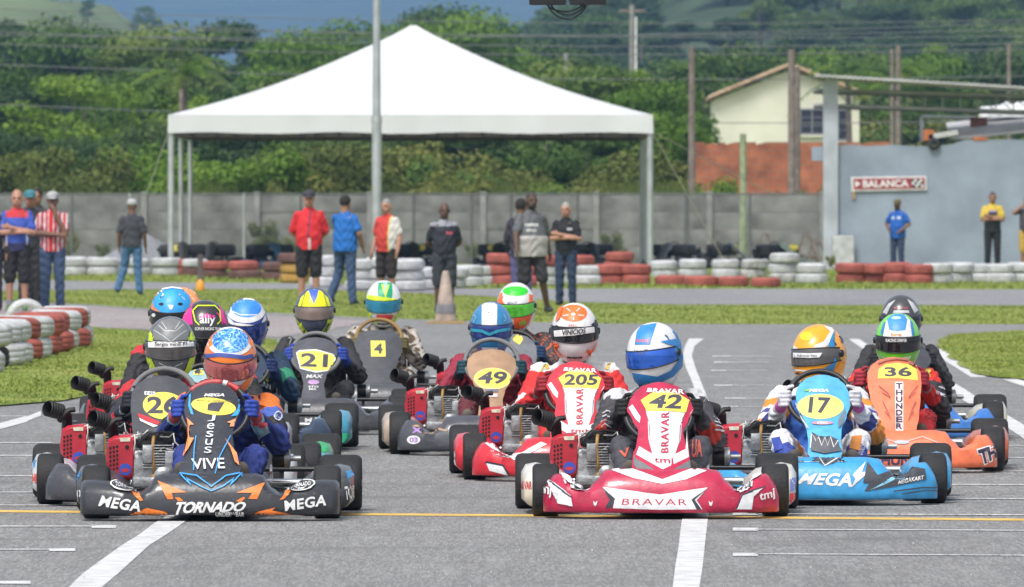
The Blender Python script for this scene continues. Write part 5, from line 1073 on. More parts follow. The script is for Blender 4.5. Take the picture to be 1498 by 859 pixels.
for q in ([(225, 330), (265, 365), (330, 365), (375, 325)], [(200, 360), (260, 400), (300, 430)], [(395, 360), (340, 400), (305, 430)], [(245, 310), (275, 355)], [(355, 310), (325, 355)]): S.line(q, 5, (.45, .46, .48), sh)
V.poly([(160, 428), (300, 432), (440, 426), (442, 458), (300, 467), (162, 466)], WHT, sh, 'visor_strip'); V.text('Sergio Verdi F+', (205, 434, 400, 462), BLK, sh, bold=.01, off=.0085)
for q in ([(230, 560), (290, 590), (250, 600)], [(370, 560), (310, 590), (350, 600)]): S.line(q, 5, (.4, .4, .42), sh)
# --- ally
sh, S, V = useh('ally')
for q in ([(372, 300), (395, 225), (440, 190), (432, 250), (440, 320), (410, 325)], [(600, 195), (645, 240), (668, 310), (640, 325), (612, 280)]): S.poly(q, PNK, sh)
S.line([(440, 235), (470, 205), (575, 205), (605, 235), (610, 300), (590, 320)], 8, LIM, sh); S.line([(440, 235), (455, 300), (480, 325)], 8, LIM, sh)
S.text('ally', (482, 262, 578, 332), WHT, sh, bold=.02)
for i, hgt in enumerate((18, 34, 44, 30, 22)): S.poly([(482 + i * 19, 278 - hgt * .5), (496 + i * 19, 278 - hgt * .5), (496 + i * 19, 282), (482 + i * 19, 282)], PNK, sh)
S.text('GOPHER RACING TEAM', (455, 340, 608, 358), WHT, sh, bold=.02)
B, P, bo, po = use('ally', C3); P.poly([(455, 575), (505, 580), (505, 640), (440, 640)], YEL, po, 'number_plate'); P.poly([(440, 610), (470, 590), (490, 590), (480, 640)], NUM, po, 'number')
# --- blue, hidden yellow, blue-white
sh, S, V = useh('blue'); S.ell(305, 175, 118, 82, (.03, .33, .75), sh); S.poly([(180, 240), (300, 262), (430, 240), (420, 300), (190, 300)], BLK, sh)
for x in (242, 358): S.ell(x, 194, 15, 9, BLK, sh, 'vent')
S.poly([(282, 200), (318, 200), (308, 228), (294, 228)], WHT, sh, 'badge'); S.ell(196, 262, 12, 11, WHT, sh, 'badge'); S.line([(195, 135), (240, 105), (310, 92), (390, 105), (430, 140)], 9, WHT, sh)
sh, S, V = useh('yel'); S.poly([(440, 100), (480, 115), (497, 150), (480, 165), (455, 130)], YEL, sh); S.line([(400, 92), (455, 100), (490, 140)], 10, WHT, sh)
sh, S, V = useh('bw'); S.ell(772, 235, 122, 78, WHT, sh); S.ell(776, 222, 92, 56, (.04, .24, .72), sh); S.line([(690, 240), (740, 262), (850, 262), (870, 240)], 6, WHT, sh); S.poly([(660, 270), (700, 310), (860, 330), (890, 260), (900, 300), (860, 350), (700, 335), (655, 300)], WHT, sh); S.text('MEGA', (715, 336, 790, 360), WHT, sh, bold=.02)
# --- 21
B, P, bo, po = use('21', P21); P.poly([(75, 150), (105, 130), (240, 122), (380, 160), (412, 185), (375, 300), (240, 318), (110, 285)], WHT, po, 'sticker'); P.poly([(85, 156), (110, 140), (240, 132), (375, 168), (400, 190), (368, 292), (240, 308), (118, 278)], YEL, po, 'number_plate'); P.text('21', ((120, 152), (345, 165), (338, 275), (112, 268)), NUM, po, 'number', bold=.03)
P.text('MAX', (160, 335, 300, 365), (.6, .6, .62), po, bold=.03, shear=.2); P.ell(222, 400, 46, 20, (.45, .28, .5), po, 'badge'); P.text('STO', (180, 430, 262, 448), WHT, po, bold=.02); P.text('MIX', (186, 452, 245, 468), WHT, po, bold=.02); P.ell(215, 570, 66, 26, (.65, .16, .13), po, 'badge')
B.text('MAX', ((130, 700), (340, 685), (330, 720), (150, 735)), WHT, bo, bold=.03, shear=.3); B.ell(110, 745, 24, 16, (.6, .15, .15), bo, 'badge')
sh, S, V = useh('21'); S.poly([(168, 162), (185, 110), (215, 80), (245, 72), (275, 80), (305, 110), (322, 162), (245, 166)], (.75, .78, .01), sh); S.poly([(218, 74), (264, 74), (256, 110), (242, 138), (230, 110)], (.05, .12, .5), sh)
for q in ([(166, 205), (190, 235), (212, 284), (190, 272), (168, 240)], [(330, 200), (305, 240), (282, 284), (305, 275), (328, 240)]): S.poly(q, (.6, .78, .01), sh)
for x0, x1 in ((205, 185), (285, 305)): S.line([(x0, 90), (x1, 160)], 3, (.1, .1, .12), sh)
# --- 4
B, P, bo, po = use('4', C4); P.poly([(498, 303), (563, 303), (565, 374), (500, 374)], YEL, po, 'number_plate'); P.text('4', (512, 315, 552, 362), NUM, po, 'number', bold=.03)
sh, S, V = useh('4'); S.poly([(533, 42), (592, 42), (596, 85), (590, 122), (565, 105), (535, 122), (528, 85)], (.01, .32, .16), sh); S.poly([(545, 50), (582, 50), (564, 112)], (.55, .75, .05), sh); S.poly([(555, 45), (572, 45), (564, 90)], (.3, .55, .6), sh)
for q in ([(478, 95), (500, 120), (628, 118), (632, 105), (628, 138), (560, 146), (490, 140)], [(478, 150), (500, 195), (540, 218), (520, 222), (485, 195)], [(632, 150), (610, 195), (575, 218), (600, 222), (625, 195)]): S.poly(q, (.55, .72, .02), sh)
S.poly([(522, 186), (600, 186), (590, 206), (532, 206)], (.6, .04, .04), sh)
# --- 49, G
B, P, bo, po = use('49', C5); P.ell(517, 385, 78, 45, (.80, .70, .25), po, 'number_plate'); P.ell(517, 383, 72, 40, YEL, po, 'number_plate'); P.text('49', (455, 355, 578, 408), NUM, po, 'number', bold=.03, shear=.12); P.poly([(486, 428), (540, 428), (540, 441), (486, 441)], (.15, .15, .2), po, 'sticker'); P.poly([(484, 449), (538, 449), (538, 462), (484, 462)], (.7, .6, .62), po, 'sticker')
B.poly([(178, 585), (240, 590), (320, 605), (330, 600), (240, 577), (190, 578)], (.40, .26, .16), bo); B.ell(187, 640, 28, 18, WHT, bo, 'badge'); B.text('03', (170, 630, 205, 652), (.35, .2, .5), bo, bold=.04); B.text('X', (180, 590, 222, 612), (.35, .2, .5), bo, bold=.06)
sh, S, V = useh('49'); S.crop = V.crop = P49; S.poly([(400, 165), (430, 145), (510, 145), (535, 165), (532, 385), (398, 385)], WHT, sh); S.text('r', (455, 222, 475, 240), BLK, sh); S.line([(438, 268), (462, 254), (485, 266)], 4, BLK, sh)
for q in ([(325, 250), (350, 270), (330, 320)], [(590, 250), (610, 290), (595, 310)]): S.line(q, 5, (.25, .5, .65), sh)
V.line([(305, 385), (400, 395), (465, 425), (540, 395), (650, 375)], 26, (.03, .33, .48), sh, 'visor_strip'); S.poly([(400, 540), (540, 540), (535, 575), (410, 575)], WHT, sh)
sh, S, V = useh('G', P49); S.ell(700, 38, 112, 44, (.03, .62, .03), sh)
for q in ([(540, 70), (585, 50), (580, 110), (600, 150), (545, 155)], [(820, 65), (858, 75), (850, 160), (780, 165), (820, 130)]): S.poly(q, (.85, .16, .04), sh)
S.text('MiniZ', (630, 130, 715, 158), (.2, .22, .3), sh, bold=.01); S.poly([(680, 265), (780, 262), (850, 240), (820, 320), (760, 370), (690, 370)], (.85, .12, .03), sh); S.poly([(730, 320), (780, 290), (800, 330), (740, 345)], (.3, .5, .05), sh)
B, P, bo, po = use('G', P49); P.poly([(680, 400), (740, 410), (768, 470), (735, 520), (680, 480)], YEL, po, 'number_plate')
# --- 205 and 42 share their livery
def bravar(k_, pc, red, num, prm):
    B, P, bo, po = use(k_, pc); f = prm
    g = lambda q: [f(*a) for a in q]
    P.poly(g([(225, 255), (370, 262), (520, 262), (455, 368), (490, 352), (483, 470), (440, 580), (545, 530), (558, 600), (353, 716), (150, 600), (178, 522), (275, 580), (247, 470), (242, 338), (277, 358)]), (.74, .74, .75), po)
    for q in ([(100, 236), (128, 214), (188, 305), (182, 350), (150, 320)], [(606, 236), (580, 345), (540, 385), (545, 300), (572, 255)]): P.poly(g(q), (.70, .70, .72), po)
    for q in ([(246, 345), (255, 470), (275, 575), (262, 480), (258, 370)], [(485, 360), (478, 470), (445, 575), (470, 480), (474, 370)]): P.poly(g(q), (.25, .2, .24), po)
    P.poly(g([(190, 185), (270, 130), (370, 115), (480, 145), (545, 185), (520, 275), (370, 262), (235, 265)]), YEL, po, 'number_plate'); P.text(num, tuple(g([(258, 148), (495, 140), (485, 250), (245, 240)])) if len(num) < 3 else tuple(g([(230, 150), (520, 155), (515, 245), (235, 245)])), NUM, po, 'number', bold=.03, shear=.1)
    P.text('BRAVAR', tuple(g([(238, 96), (500, 105), (508, 142), (233, 126)])), WHT, po, bold=.04, shear=.1, space=1.1)
    P.text('BRAVAR', tuple(g([(338, 575), (338, 272), (398, 272), (392, 572)])), red, po, bold=.012, space=1.15)
    P.text('tmj', tuple(g([(290, 610), (425, 610), (430, 668), (288, 655)])), red, po, bold=.012)
    P.poly(g([(140, 600), (355, 725), (570, 615), (575, 660), (520, 720), (420, 750), (360, 755), (270, 745), (170, 705), (140, 660)]), (.15, .155, .165), po); P.poly(g([(160, 590), (350, 700), (555, 600), (560, 622), (357, 742), (345, 735), (150, 612)]), red, po)
bravar('42', P42, CRM, '42', lambda x, y: (x, y))
def m205(x, y):   # same livery placed on the 205 panel
    return ((x - 345) / 5.05 * 265 / 301 * 6.135 + 516, (y - 190) / 5.05 * 265 / 301 * 6.135 + 215)
bravar('205', P205, (.58, .03, .05), '205', m205)
B, P, bo, po = use('42', C7)
B.poly([(110, 617), (180, 608), (310, 655), (430, 610), (478, 622), (400, 655), (310, 672), (200, 650)], (.74, .74, .75), bo)
B.poly([(82, 684), (300, 712), (482, 686), (440, 735), (462, 768), (300, 770), (122, 764), (128, 730)], (.72, .72, .73), bo); B.text('BRAVAR', ((160, 728), (402, 730), (404, 754), (154, 752)), CRM, bo, bold=.0, space=1.2)
for q in ([(82, 686), (130, 728), (116, 762), (92, 762), (110, 732)], [(482, 688), (432, 732), (458, 768), (440, 768), (420, 732)]): B.poly(q, (.03, .04, .06), bo)
for x in (55, 493): B.poly([(x - 8, 736), (x, 744), (x + 8, 736), (x + 5, 752), (x, 756), (x - 5, 752)], WHT, bo, 'badge')
B.poly([(588, 768), (610, 712), (700, 680), (655, 720), (648, 768)], (.74, .74, .75), bo); B.line([(590, 766), (612, 714), (700, 682)], 5, (.03, .04, .06), bo); B.text('tmj', ((675, 706), (732, 690), (736, 730), (678, 746)), WHT, bo, bold=.02); B.poly([(585, 690), (640, 648), (690, 635), (640, 670), (600, 700)], (.74, .74, .75), bo)
B.crop = C6; B.poly([(172, 680), (215, 705), (268, 745), (275, 785), (220, 775), (222, 730)], (.74, .74, .75), bo); B.line([(172, 680), (222, 718), (270, 752)], 6, (.03, .04, .06), bo); B.text('tmj', ((145, 700), (200, 712), (196, 756), (147, 738)), WHT, bo, bold=.02)
B.poly([(215, 655), (260, 680), (310, 705), (330, 700), (300, 725), (255, 700)], (.74, .74, .75), bo)
sh, S, V = useh('42'); S.poly([(205, 142), (212, 95), (228, 70), (288, 60), (262, 142)], (.03, .22, .55), sh); S.text('tmj', ((212, 118), (260, 118), (257, 138), (208, 138)), (.7, .12, .12), sh, bold=.02)
for q in ([(340, 65), (375, 110), (385, 190), (372, 205), (350, 150), (362, 120)], [(196, 248), (290, 262), (340, 240), (386, 178), (384, 225), (350, 262), (300, 285), (230, 300), (205, 280)], [(300, 130), (360, 120), (368, 150), (330, 140)]): S.poly(q, (.03, .20, .50), sh)
S.text('VoltiT', (205, 160, 254, 180), (.08, .09, .14), sh, bold=.01)
sh, S, V = useh('205'); S.ell(275, 72, 50, 31, (.88, .16, .03), sh); S.ell(275, 76, 7, 5, WHT, sh)
for a in range(5): t = a * 2 * PI / 5 + .3; S.line([(275 + 18 * math.cos(t), 76 + 11 * math.sin(t)), (275 + 40 * math.cos(t), 74 + 24 * math.sin(t))], 4, (.75, .6, .55), sh)
for q in ([(192, 108), (206, 135), (205, 175), (194, 150)], [(350, 95), (366, 105), (364, 155), (352, 170)], ): S.poly(q, (.03, .035, .05), sh)
for q in ([(196, 165), (215, 205), (240, 235), (222, 228), (200, 195)], [(364, 165), (340, 215), (320, 240), (345, 222)], [(222, 60), (240, 45), (228, 90), (212, 105)]): S.poly(q, (.85, .14, .03), sh)
V.poly([(204, 136), (275, 130), (350, 122), (352, 142), (275, 154), (206, 158)], WHT, sh, 'visor_strip'); V.text('VINICIOS', ((236, 134), (318, 127), (318, 146), (236, 153)), BLK, sh, bold=.02, shear=.15, off=.0085); S.text('BELL', (258, 114, 290, 121), (.6, .05, .05), sh)
B, P, bo, po = use('205', C5)
B.poly([(490, 640), (560, 680), (600, 715), (580, 712), (520, 680), (470, 645)], (.7, .7, .71), bo); B.poly([(490, 735), (560, 750), (585, 790), (505, 770)], (.72, .72, .73), bo); B.line([(488, 733), (562, 748), (588, 790)], 8, (.02, .03, .05), bo); B.poly([(570, 705), (640, 695), (720, 650), (745, 660), (660, 705), (610, 725)], (.74, .74, .75), bo)
# --- 17
B, P, bo, po = use('17', C8); P.crop = P17
P.ell(478, 645, 162, 88, (.70, .68, .3), po, 'sticker'); P.ell(478, 643, 158, 83, (.78, .68, .18), po, 'number_plate'); P.text('17', ((398, 578), (552, 584), (548, 695), (392, 692)), NUM, po, 'number', bold=.03, shear=.05); P.text('MEGA', (398, 523, 536, 546), WHT, po, bold=.04, shear=.2); P.poly([(372, 528), (402, 524), (398, 540), (366, 542)], (.15, .5, .12), po, 'badge'); P.ell(492, 762, 74, 12, (.55, .25, .35), po, 'badge'); P.text('CRG', (455, 754, 530, 771), WHT, po, bold=.03)
P.poly([(300, 660), (335, 700), (392, 790), (380, 798), (325, 745)], (.22, .26, .32), po); P.line([(300, 600), (325, 690), (395, 800), (372, 806)], 6, WHT, po); P.poly([(650, 660), (600, 740), (600, 800), (640, 760)], (.16, .2, .25), po)
P.crop = C8; P.poly([(278, 585), (282, 530), (298, 562), (306, 545), (318, 580), (330, 548), (340, 580), (350, 545), (362, 585), (378, 560), (384, 585), (394, 600), (330, 612), (278, 600)], (.10, .105, .12), po); P.line([(276, 590), (281, 535), (298, 565), (306, 548), (318, 582), (330, 550), (340, 582), (350, 548), (362, 588), (378, 562)], 4, WHT, po)
B.text('MEGA', ((247, 684), (436, 682), (434, 736), (222, 724)), WHT, bo, bold=.035, shear=.15, space=1.05); B.poly([(268, 608), (420, 612), (365, 645), (330, 655), (300, 640)], (.06, .07, .09), bo); B.line([(200, 625), (300, 612), (330, 655), (400, 612)], 4, WHT, bo)
B.poly([(435, 690), (485, 640), (470, 680), (500, 676), (430, 738), (445, 705)], WHT, bo); B.poly([(492, 640), (530, 690), (640, 655), (710, 668), (715, 705), (600, 732), (480, 752), (500, 720), (475, 720)], (.05, .055, .065), bo); B.poly([(600, 690), (640, 660), (625, 680), (655, 676), (560, 725), (500, 748), (580, 715)], (.25, .55, .75), bo); B.text('MEGAKART', ((608, 712), (705, 692), (706, 706), (606, 726)), WHT, bo, bold=.02, shear=.2)
B.line([(590, 752), (700, 738), (752, 738)], 5, (.05, .055, .065), bo); B.line([(620, 762), (710, 750), (755, 750)], 4, (.05, .055, .065), bo)
sh, S, V = useh('17', P17)
S.poly([(292, 215), (330, 245), (420, 248), (440, 215), (500, 190), (545, 120), (500, 80), (560, 95), (575, 130), (540, 205), (500, 235), (440, 262), (320, 266), (288, 262)], WHT, sh); S.ell(380, 155, 42, 30, (.95, .58, .02), sh); S.poly([(575, 110), (560, 200), (575, 265), (545, 270), (530, 215), (560, 140)], (.03, .24, .50), sh); S.poly([(610, 150), (640, 130), (648, 190), (625, 205)], (.04, .08, .3), sh)
S.poly([(480, 390), (560, 340), (575, 300), (590, 330), (560, 400), (520, 430), (470, 445)], (.03, .20, .45), sh); S.poly([(560, 400), (610, 340), (648, 330), (620, 390), (575, 440)], (.88, .33, .02), sh); S.line([(300, 410), (400, 418), (480, 408)], 5, BLK, sh)
V.poly([(290, 268), (400, 272), (490, 268), (470, 300), (400, 304), (292, 300)], WHT, sh, 'visor_strip'); V.text('L. Guimaraes Viana', (302, 278, 452, 294), (.1, .1, .14), sh, bold=.01, off=.0085); V.poly([(302, 382), (400, 390), (460, 376), (458, 386), (400, 398), (302, 392)], WHT, sh, 'visor_strip')
# --- 36
B, P, bo, po = use('36', P36); P.poly([(232, 490), (240, 430), (280, 402), (355, 392), (430, 402), (475, 432), (485, 502), (355, 488)], YEL, po, 'number_plate'); P.text('36', (275, 418, 445, 478), NUM, po, 'number', bold=.03, shear=-.05)
P.poly([(340, 512), (392, 512), (392, 818), (344, 818)], (.82, .70, .66), po, 'sticker')
for i, ch in enumerate('THUNDER'): P.text(ch, (346, 520 + i * 42.5, 387, 556 + i * 42.5), (.05, .03, .08), po, bold=.035)
for q in ([(240, 540), (300, 590), (312, 615), (260, 580)], [(265, 640), (290, 690), (318, 752), (280, 700)], [(480, 540), (440, 590), (425, 615), (470, 580)], [(468, 640), (445, 690), (420, 765), (455, 700)]): P.line(q, 5, (.25, .06, .06), po)
P.line([(235, 400), (290, 378), (355, 370), (430, 380), (480, 410)], 12, (.35, .12, .08), po)
B.crop = C8; B.text('THUNDER', ((510, 612), (760, 618), (760, 655), (508, 652)), (.05, .03, .08), bo, bold=.04); B.text('TH', ((906, 592), (985, 568), (990, 625), (925, 660)), WHT, bo, bold=.10); B.text('TH', ((910, 596), (980, 574), (985, 622), (928, 654)), (.05, .03, .06), bo, bold=.05); B.line([(560, 555), (620, 570), (700, 545), (780, 575)], 5, (.6, .35, .3), bo); B.ell(622, 566, 28, 7, (.4, .45, .5), bo, 'badge')
sh, S, V = useh('36', P36)
S.poly([(285, 130), (330, 92), (400, 92), (440, 130), (455, 235), (360, 240), (265, 235)], WHT, sh); S.poly([(292, 118), (330, 86), (395, 86), (418, 120), (405, 185), (355, 195), (305, 185)], (.05, .25, .55), sh); S.poly([(262, 225), (285, 135), (270, 140), (252, 200)], (.05, .2, .5), sh); S.poly([(445, 225), (432, 120), (448, 140), (462, 210)], (.05, .2, .5), sh); S.text('bra', (318, 204, 382, 222), (.75, .30, .08), sh, bold=.03); S.ell(348, 112, 30, 10, (.35, .6, .62), sh, 'badge')
V.poly([(220, 232), (355, 236), (490, 228), (492, 252), (355, 264), (222, 256)], BLK, sh, 'visor_strip'); V.text('RACING DRIVER', (288, 240, 412, 260), WHT, sh, bold=.02, off=.0085); S.poly([(265, 350), (350, 362), (440, 345), (420, 375), (350, 388), (285, 378)], (.6, .72, .62), sh)
sh, S, V = useh('14', P36)
for q in ([(265, 75), (300, 20), (345, -5), (310, 40), (290, 85)], [(485, 60), (455, 15), (415, -10), (440, 35), (462, 80)], [(335, 62), (425, 62), (430, 78), (330, 78)]): S.poly(q, (.5, .5, .52), sh)
S.text('RACING', (338, 40, 420, 54), (.5, .1, .12), sh, bold=.01)
# side pod stickers seen beside the front wheels
def podtext(k_, st, box, col, side, bold=.03):
    o = KO[k_]; Mx, D = kart_matrix(cfg[k_]); S = Surf([o['pods'][side].data], Mx, D + .3); S.text(st, box, col, o['pods'][side], bold=bold)
podtext('7', 'TORN', ((504, 712), (524, 708), (526, 726), (506, 732)), WHT, 1); podtext('7', '20', (107, 716, 118, 728), WHT, 0); podtext('42', 'BRAVAR', (756, 704, 778, 716), RED, 0); podtext('205', 'VR', (656, 660, 668, 682), WHT, 0)
for k_, pts, col, sd in (('7', [(506, 690), (520, 686), (524, 692), (508, 700)], SKY, 1), ('7', [(107, 688), (116, 684), (118, 696), (108, 704)], SKY, 0), ('26', [(42, 690), (54, 694), (54, 708), (43, 704)], (.6, .12, .1), 0), ('26', [(40, 668), (52, 672), (52, 684), (41, 680)], SKY, 0), ('42', [(754, 690), (759, 690), (759, 735), (755, 735)], YEL, 0), ('42', [(1156, 700), (1166, 698), (1166, 716), (1156, 720)], (.15, .2, .5), 1), ('42', [(1156, 722), (1166, 720), (1166, 736), (1156, 740)], RED, 1), ('49', [(545, 634), (560, 636), (560, 648), (546, 646)], (.6, .6, .62), 0), ('49', [(543, 650), (566, 654), (566, 660), (546, 662)], (.08, .08, .1), 0), ('ally', [(458, 648), (480, 644), (482, 660), (460, 664)], (.03, .35, .12), 1), ('ally', [(457, 664), (482, 662), (480, 676), (458, 678)], (.10, .28, .45), 1), ('bw', [(500, 634), (514, 634), (514, 646), (500, 648)], (.03, .40, .2), 1)):
    o = KO[k_]; Mx, D = kart_matrix(cfg[k_]); Surf([o['pods'][sd].data], Mx, D + .3).poly(pts, col, o['pods'][sd], 'sticker')

# suit patches and lettering
def suit(k_, cr): BS = HO[k_][4]; BS.crop = cr; return BS, HO[k_][3]
BS, b = suit('205', P205); BS.poly([(205, 70), (235, 60), (272, 118), (240, 130)], (.62, .45, .08), b, 'patch'); BS.poly([(825, 68), (798, 62), (772, 118), (795, 130)], (.62, .45, .08), b, 'patch')
BS, b = suit('36', P36); BS.poly([(145, 378), (168, 366), (180, 395), (160, 410)], (.55, .45, .05), b, 'patch'); BS.poly([(520, 455), (550, 420), (568, 440), (540, 475)], (.6, .5, .05), b, 'patch'); BS.poly([(595, 565), (652, 590), (655, 606), (598, 582)], (.6, .62, .68), b, 'patch'); BS.poly([(610, 535), (650, 550), (650, 562), (610, 548)], (.3, .3, .32), b, 'patch')
for i in range(5): BS.line([(530, 690 + i * 14), (560, 682 + i * 14), (595, 700 + i * 14)], 4, (.06, .01, .012), b, 'patch')
BS, b = suit('42', P42); BS.text('UA', ((572, 475), (640, 470), (640, 600), (565, 612)), (.62, .12, .08), b, bold=.03); BS.text('V', ((30, 560), (100, 530), (105, 590), (40, 620)), (.62, .12, .08), b, bold=.03); BS.text('KR', ((750, 255), (792, 268), (792, 290), (748, 278)), WHT, b, bold=.03)
for i in range(4): BS.line([(732, 312 + i * 26), (765, 322 + i * 26), (800, 338 + i * 26)], 7, (.45, .45, .48), b, 'patch')
BS.line([(604, 110), (640, 120), (692, 112)], 4, (.5, .5, .52), b, 'patch'); BS.line([(692, 112), (660, 170), (650, 200)], 4, (.5, .5, .52), b, 'patch')
BS, b = suit('42', C7)
for i in range(4): BS.line([(82, 405 + i * 16), (98, 396 + i * 16), (116, 402 + i * 16)], 4, (.42, .42, .45), b, 'patch')
BS, b = suit('bw', C3); BS.text('UBE', ((850, 632), (912, 655), (912, 682), (850, 660)), (.6, .65, .05), b, bold=.04); BS.text('MAN', ((848, 668), (925, 695), (925, 730), (848, 700)), (.6, .6, .62), b, bold=.03); BS.poly([(985, 625), (1012, 615), (1030, 660), (1000, 680)], (.02, .28, .14), b, 'patch')
BS, b = suit('17', C8); BS.text('GOLDMARIO', ((456, 610), (482, 535), (496, 540), (470, 618)), (.6, .6, .64), b, bold=.01); BS.poly([(415, 355), (430, 345), (440, 358), (428, 375)], (.6, .62, .2), b, 'patch'); BS.poly([(128, 550), (160, 545), (172, 590), (140, 600)], (.04, .07, .34), b, 'patch'); BS.poly([(432, 545), (470, 540), (462, 600), (425, 590)], (.72, .26, .05), b, 'patch')
BS, b = suit('7', C2); BS.poly([(740, 265), (780, 280), (770, 305), (720, 300)], (.78, .2, .03), b, 'patch'); BS.ell(850, 385, 16, 20, (.45, .5, .6), b, 'patch'); BS.ell(850, 385, 11, 14, (.03, .04, .14), b, 'patch'); BS.poly([(735, 420), (800, 420), (815, 450), (770, 478)], (.30, .5, .55), b, 'patch'); BS.poly([(735, 400), (805, 415), (800, 432), (740, 420)], (.5, .05, .06), b, 'patch')
BS, b = suit('26', C1); BS.line([(480, 225), (500, 195), (530, 180)], 5, (.4, .42, .45), b, 'patch')
BS, b = suit('21', P21); BS.poly([(10, 20), (45, 12), (40, 32), (12, 36)], (.25, .25, .26), b, 'patch')
# coloured grip bands on the steering wheel of kart 7
for a0, a1, col in ((-48, 12, (.42, .06, .06)), (13, 21, (.6, .6, .6)), (22, 44, (.42, .03, .03))):
    mb = MB(); mb.tube([swp(R(a0 + (a1 - a0) * i / 10), .163) for i in range(11)], .0156, 10); mb.build('grip_band', sticker(col), [o for o in KO['7']['root'].children if o.name.startswith('steering_wheel')][0], 'all')
# ------------------------------------------------------------------ people standing behind the track
m_skin = colmat('skin', .6, .1, 60., .06); m_cloth = colmat('shirt cloth', .85, .7, 11.); m_hair = M('dark hair', (.02, .016, .013), .8, var=.3, bump=.5, bscale=90)
SK = {'light': (.42, .22, .15), 'tan': (.30, .15, .09), 'brown': (.17, .088, .055), 'dark': (.10, .055, .038)}
def standing(px, feet, top, c, D=None):
    D = D or GD(feet); Ht = (feet - top) * D / F if feet else (CAMH + (YH - top) * D / F); k = Ht / 1.77; fx = W(px, 0, D).x; sk = SK[c.get('skin', 'tan')]; ft = c.get('fat', 1.)
    V3 = lambda x, y, z: Vector((x, y, z)) * k
    st = c.get('stance', 'stand'); legs = {}
    for s in (-1, 1):
        hip = V3(s * .095, 0, .91)
        if st == 'stand': kn, an = V3(s * .105, -.02, .49), V3(s * .115, .01, .085)
        elif st == 'walk': kn, an = (V3(s * .10, -.16, .52), V3(s * .11, -.26, .10)) if s == c.get('lead', 1) else (V3(s * .10, .06, .50), V3(s * .11, .30, .16))
        elif st == 'stride': kn, an = (V3(.15, -.06, .52), V3(.26, .04, .12)) if s > 0 else (V3(-.11, 0, .49), V3(-.15, .02, .085))
        legs[s] = (hip, kn, an)
    po_ = c.get('arms', 'side'); arms = {}
    for s in (-1, 1):
        S_ = V3(s * .165, .01, 1.405)
        E, Wr = {'side': (V3(s * .235, .03, 1.13), V3(s * .245, -.06, .89)), 'crossed': (V3(s * .235, -.05, 1.15), V3(-s * .08, -.20, 1.19 + .03 * s)), 'behind': (V3(s * .25, .10, 1.14), V3(s * .08, .19, .99)), 'hip': (V3(s * .31, .02, 1.17), V3(s * .17, -.13, 1.02)),
                 'chin': (V3(.20, -.17, 1.14), V3(.045, -.17, 1.46)) if s > 0 else (V3(-.26, -.06, 1.16), V3(.10, -.215, 1.13)), 'phone': (V3(s * .27, .02, 1.15), V3(s * .25, -.12, .95)) if s < 0 else (V3(.25, -.17, 1.24), V3(.12, -.14, 1.52)),
                 'swing': (V3(s * .27, s * .10, 1.15), V3(s * .29, s * .12 - .08, .92)), 'raise': (V3(s * .33, -.12, 1.38), V3(s * .10, -.12, 1.56))}[po_]
        arms[s] = (S_, E, Wr)
    hd_ = V3(0, -.02, 1.642); mb = MB()
    blob(mb, hd_ + V3(0, .012, .015), (.082 * k, .104 * k, .122 * k)); blob(mb, hd_ + V3(0, -.03, -.055), (.062 * k, .072 * k, .070 * k)); cap_(mb, hd_ + V3(0, -.09, .012), hd_ + V3(0, -.108, -.02), .010 * k, .017 * k, 8)
    cap_(mb, hd_ + V3(-.035, -.084, .03), hd_ + V3(.035, -.084, .03), .012 * k, .012 * k, 8); cap_(mb, hd_ + V3(-.018, -.092, -.055), hd_ + V3(.018, -.092, -.055), .011 * k, .011 * k, 8)
    for s in (-1, 1): blob(mb, hd_ + V3(s * .084, .01, -.002), (.012 * k, .02 * k, .032 * k), 8)
    cap_(mb, V3(0, .02, 1.45), V3(0, .005, 1.60), .068 * k, .062 * k); ellrings(mb, [(V3(0, .01, .86), .13 * k, .09 * k), (V3(0, .01, .95), .16 * k * ft, .11 * k * ft), (V3(0, .01, 1.1), .145 * k * ft, .10 * k * ft), (V3(0, .01, 1.28), .165 * k, .115 * k), (V3(0, .01, 1.42), .16 * k, .09 * k), (V3(0, .01, 1.48), .07 * k, .06 * k)])
    for s in (-1, 1):
        S_, E, Wr = arms[s]; cap_(mb, S_, E, .056 * k, .047 * k); cap_(mb, E, Wr, .046 * k, .032 * k); d = (Wr - E).normalized(); pd = d.cross(Vector((0, 0, 1))); pd = pd.normalized() if pd.length > .2 else Vector((1, 0, 0)); sd = d.cross(pd).normalized()
        cap_(mb, Wr, Wr + d * .075 * k, .028 * k, .034 * k, flat=.6, side=sd)
        for i in range(4): o_ = sd * ((i - 1.5) * .019 * k); f0 = Wr + d * .085 * k + o_; f1 = f0 + d * (.035, .042, .04, .032)[i] * k; cap_(mb, f0, f1, .010 * k, .009 * k, 8); cap_(mb, f1, f1 + (d * .7 + pd * .6) * .025 * k, .009 * k, .008 * k, 8)
        cap_(mb, Wr + d * .03 * k - sd * .03 * k, Wr + d * .075 * k - sd * .055 * k, .012 * k, .010 * k, 8)
        hip, kn, an = legs[s]; cap_(mb, hip, kn, .088 * k, .060 * k); cap_(mb, kn, an, .060 * k, .038 * k)
    me = remesh(mb, .0095 * k, 2); P = coords(me); cols = np.tile(np.array(sk), (len(P), 1)); h0 = np.array(hd_)
    loc = (P - h0) / k
    face = loc[:, 1] < -.05
    for s in (-1, 1): cols[face & (np.hypot(loc[:, 0] - s * .032, loc[:, 2] - .008) < .013)] = (.03, .02, .018)
    cols[face & (np.abs(loc[:, 0]) < .026) & (np.abs(loc[:, 2] + .055) < .008)] = np.array(sk) * np.array((.8, .5, .5))
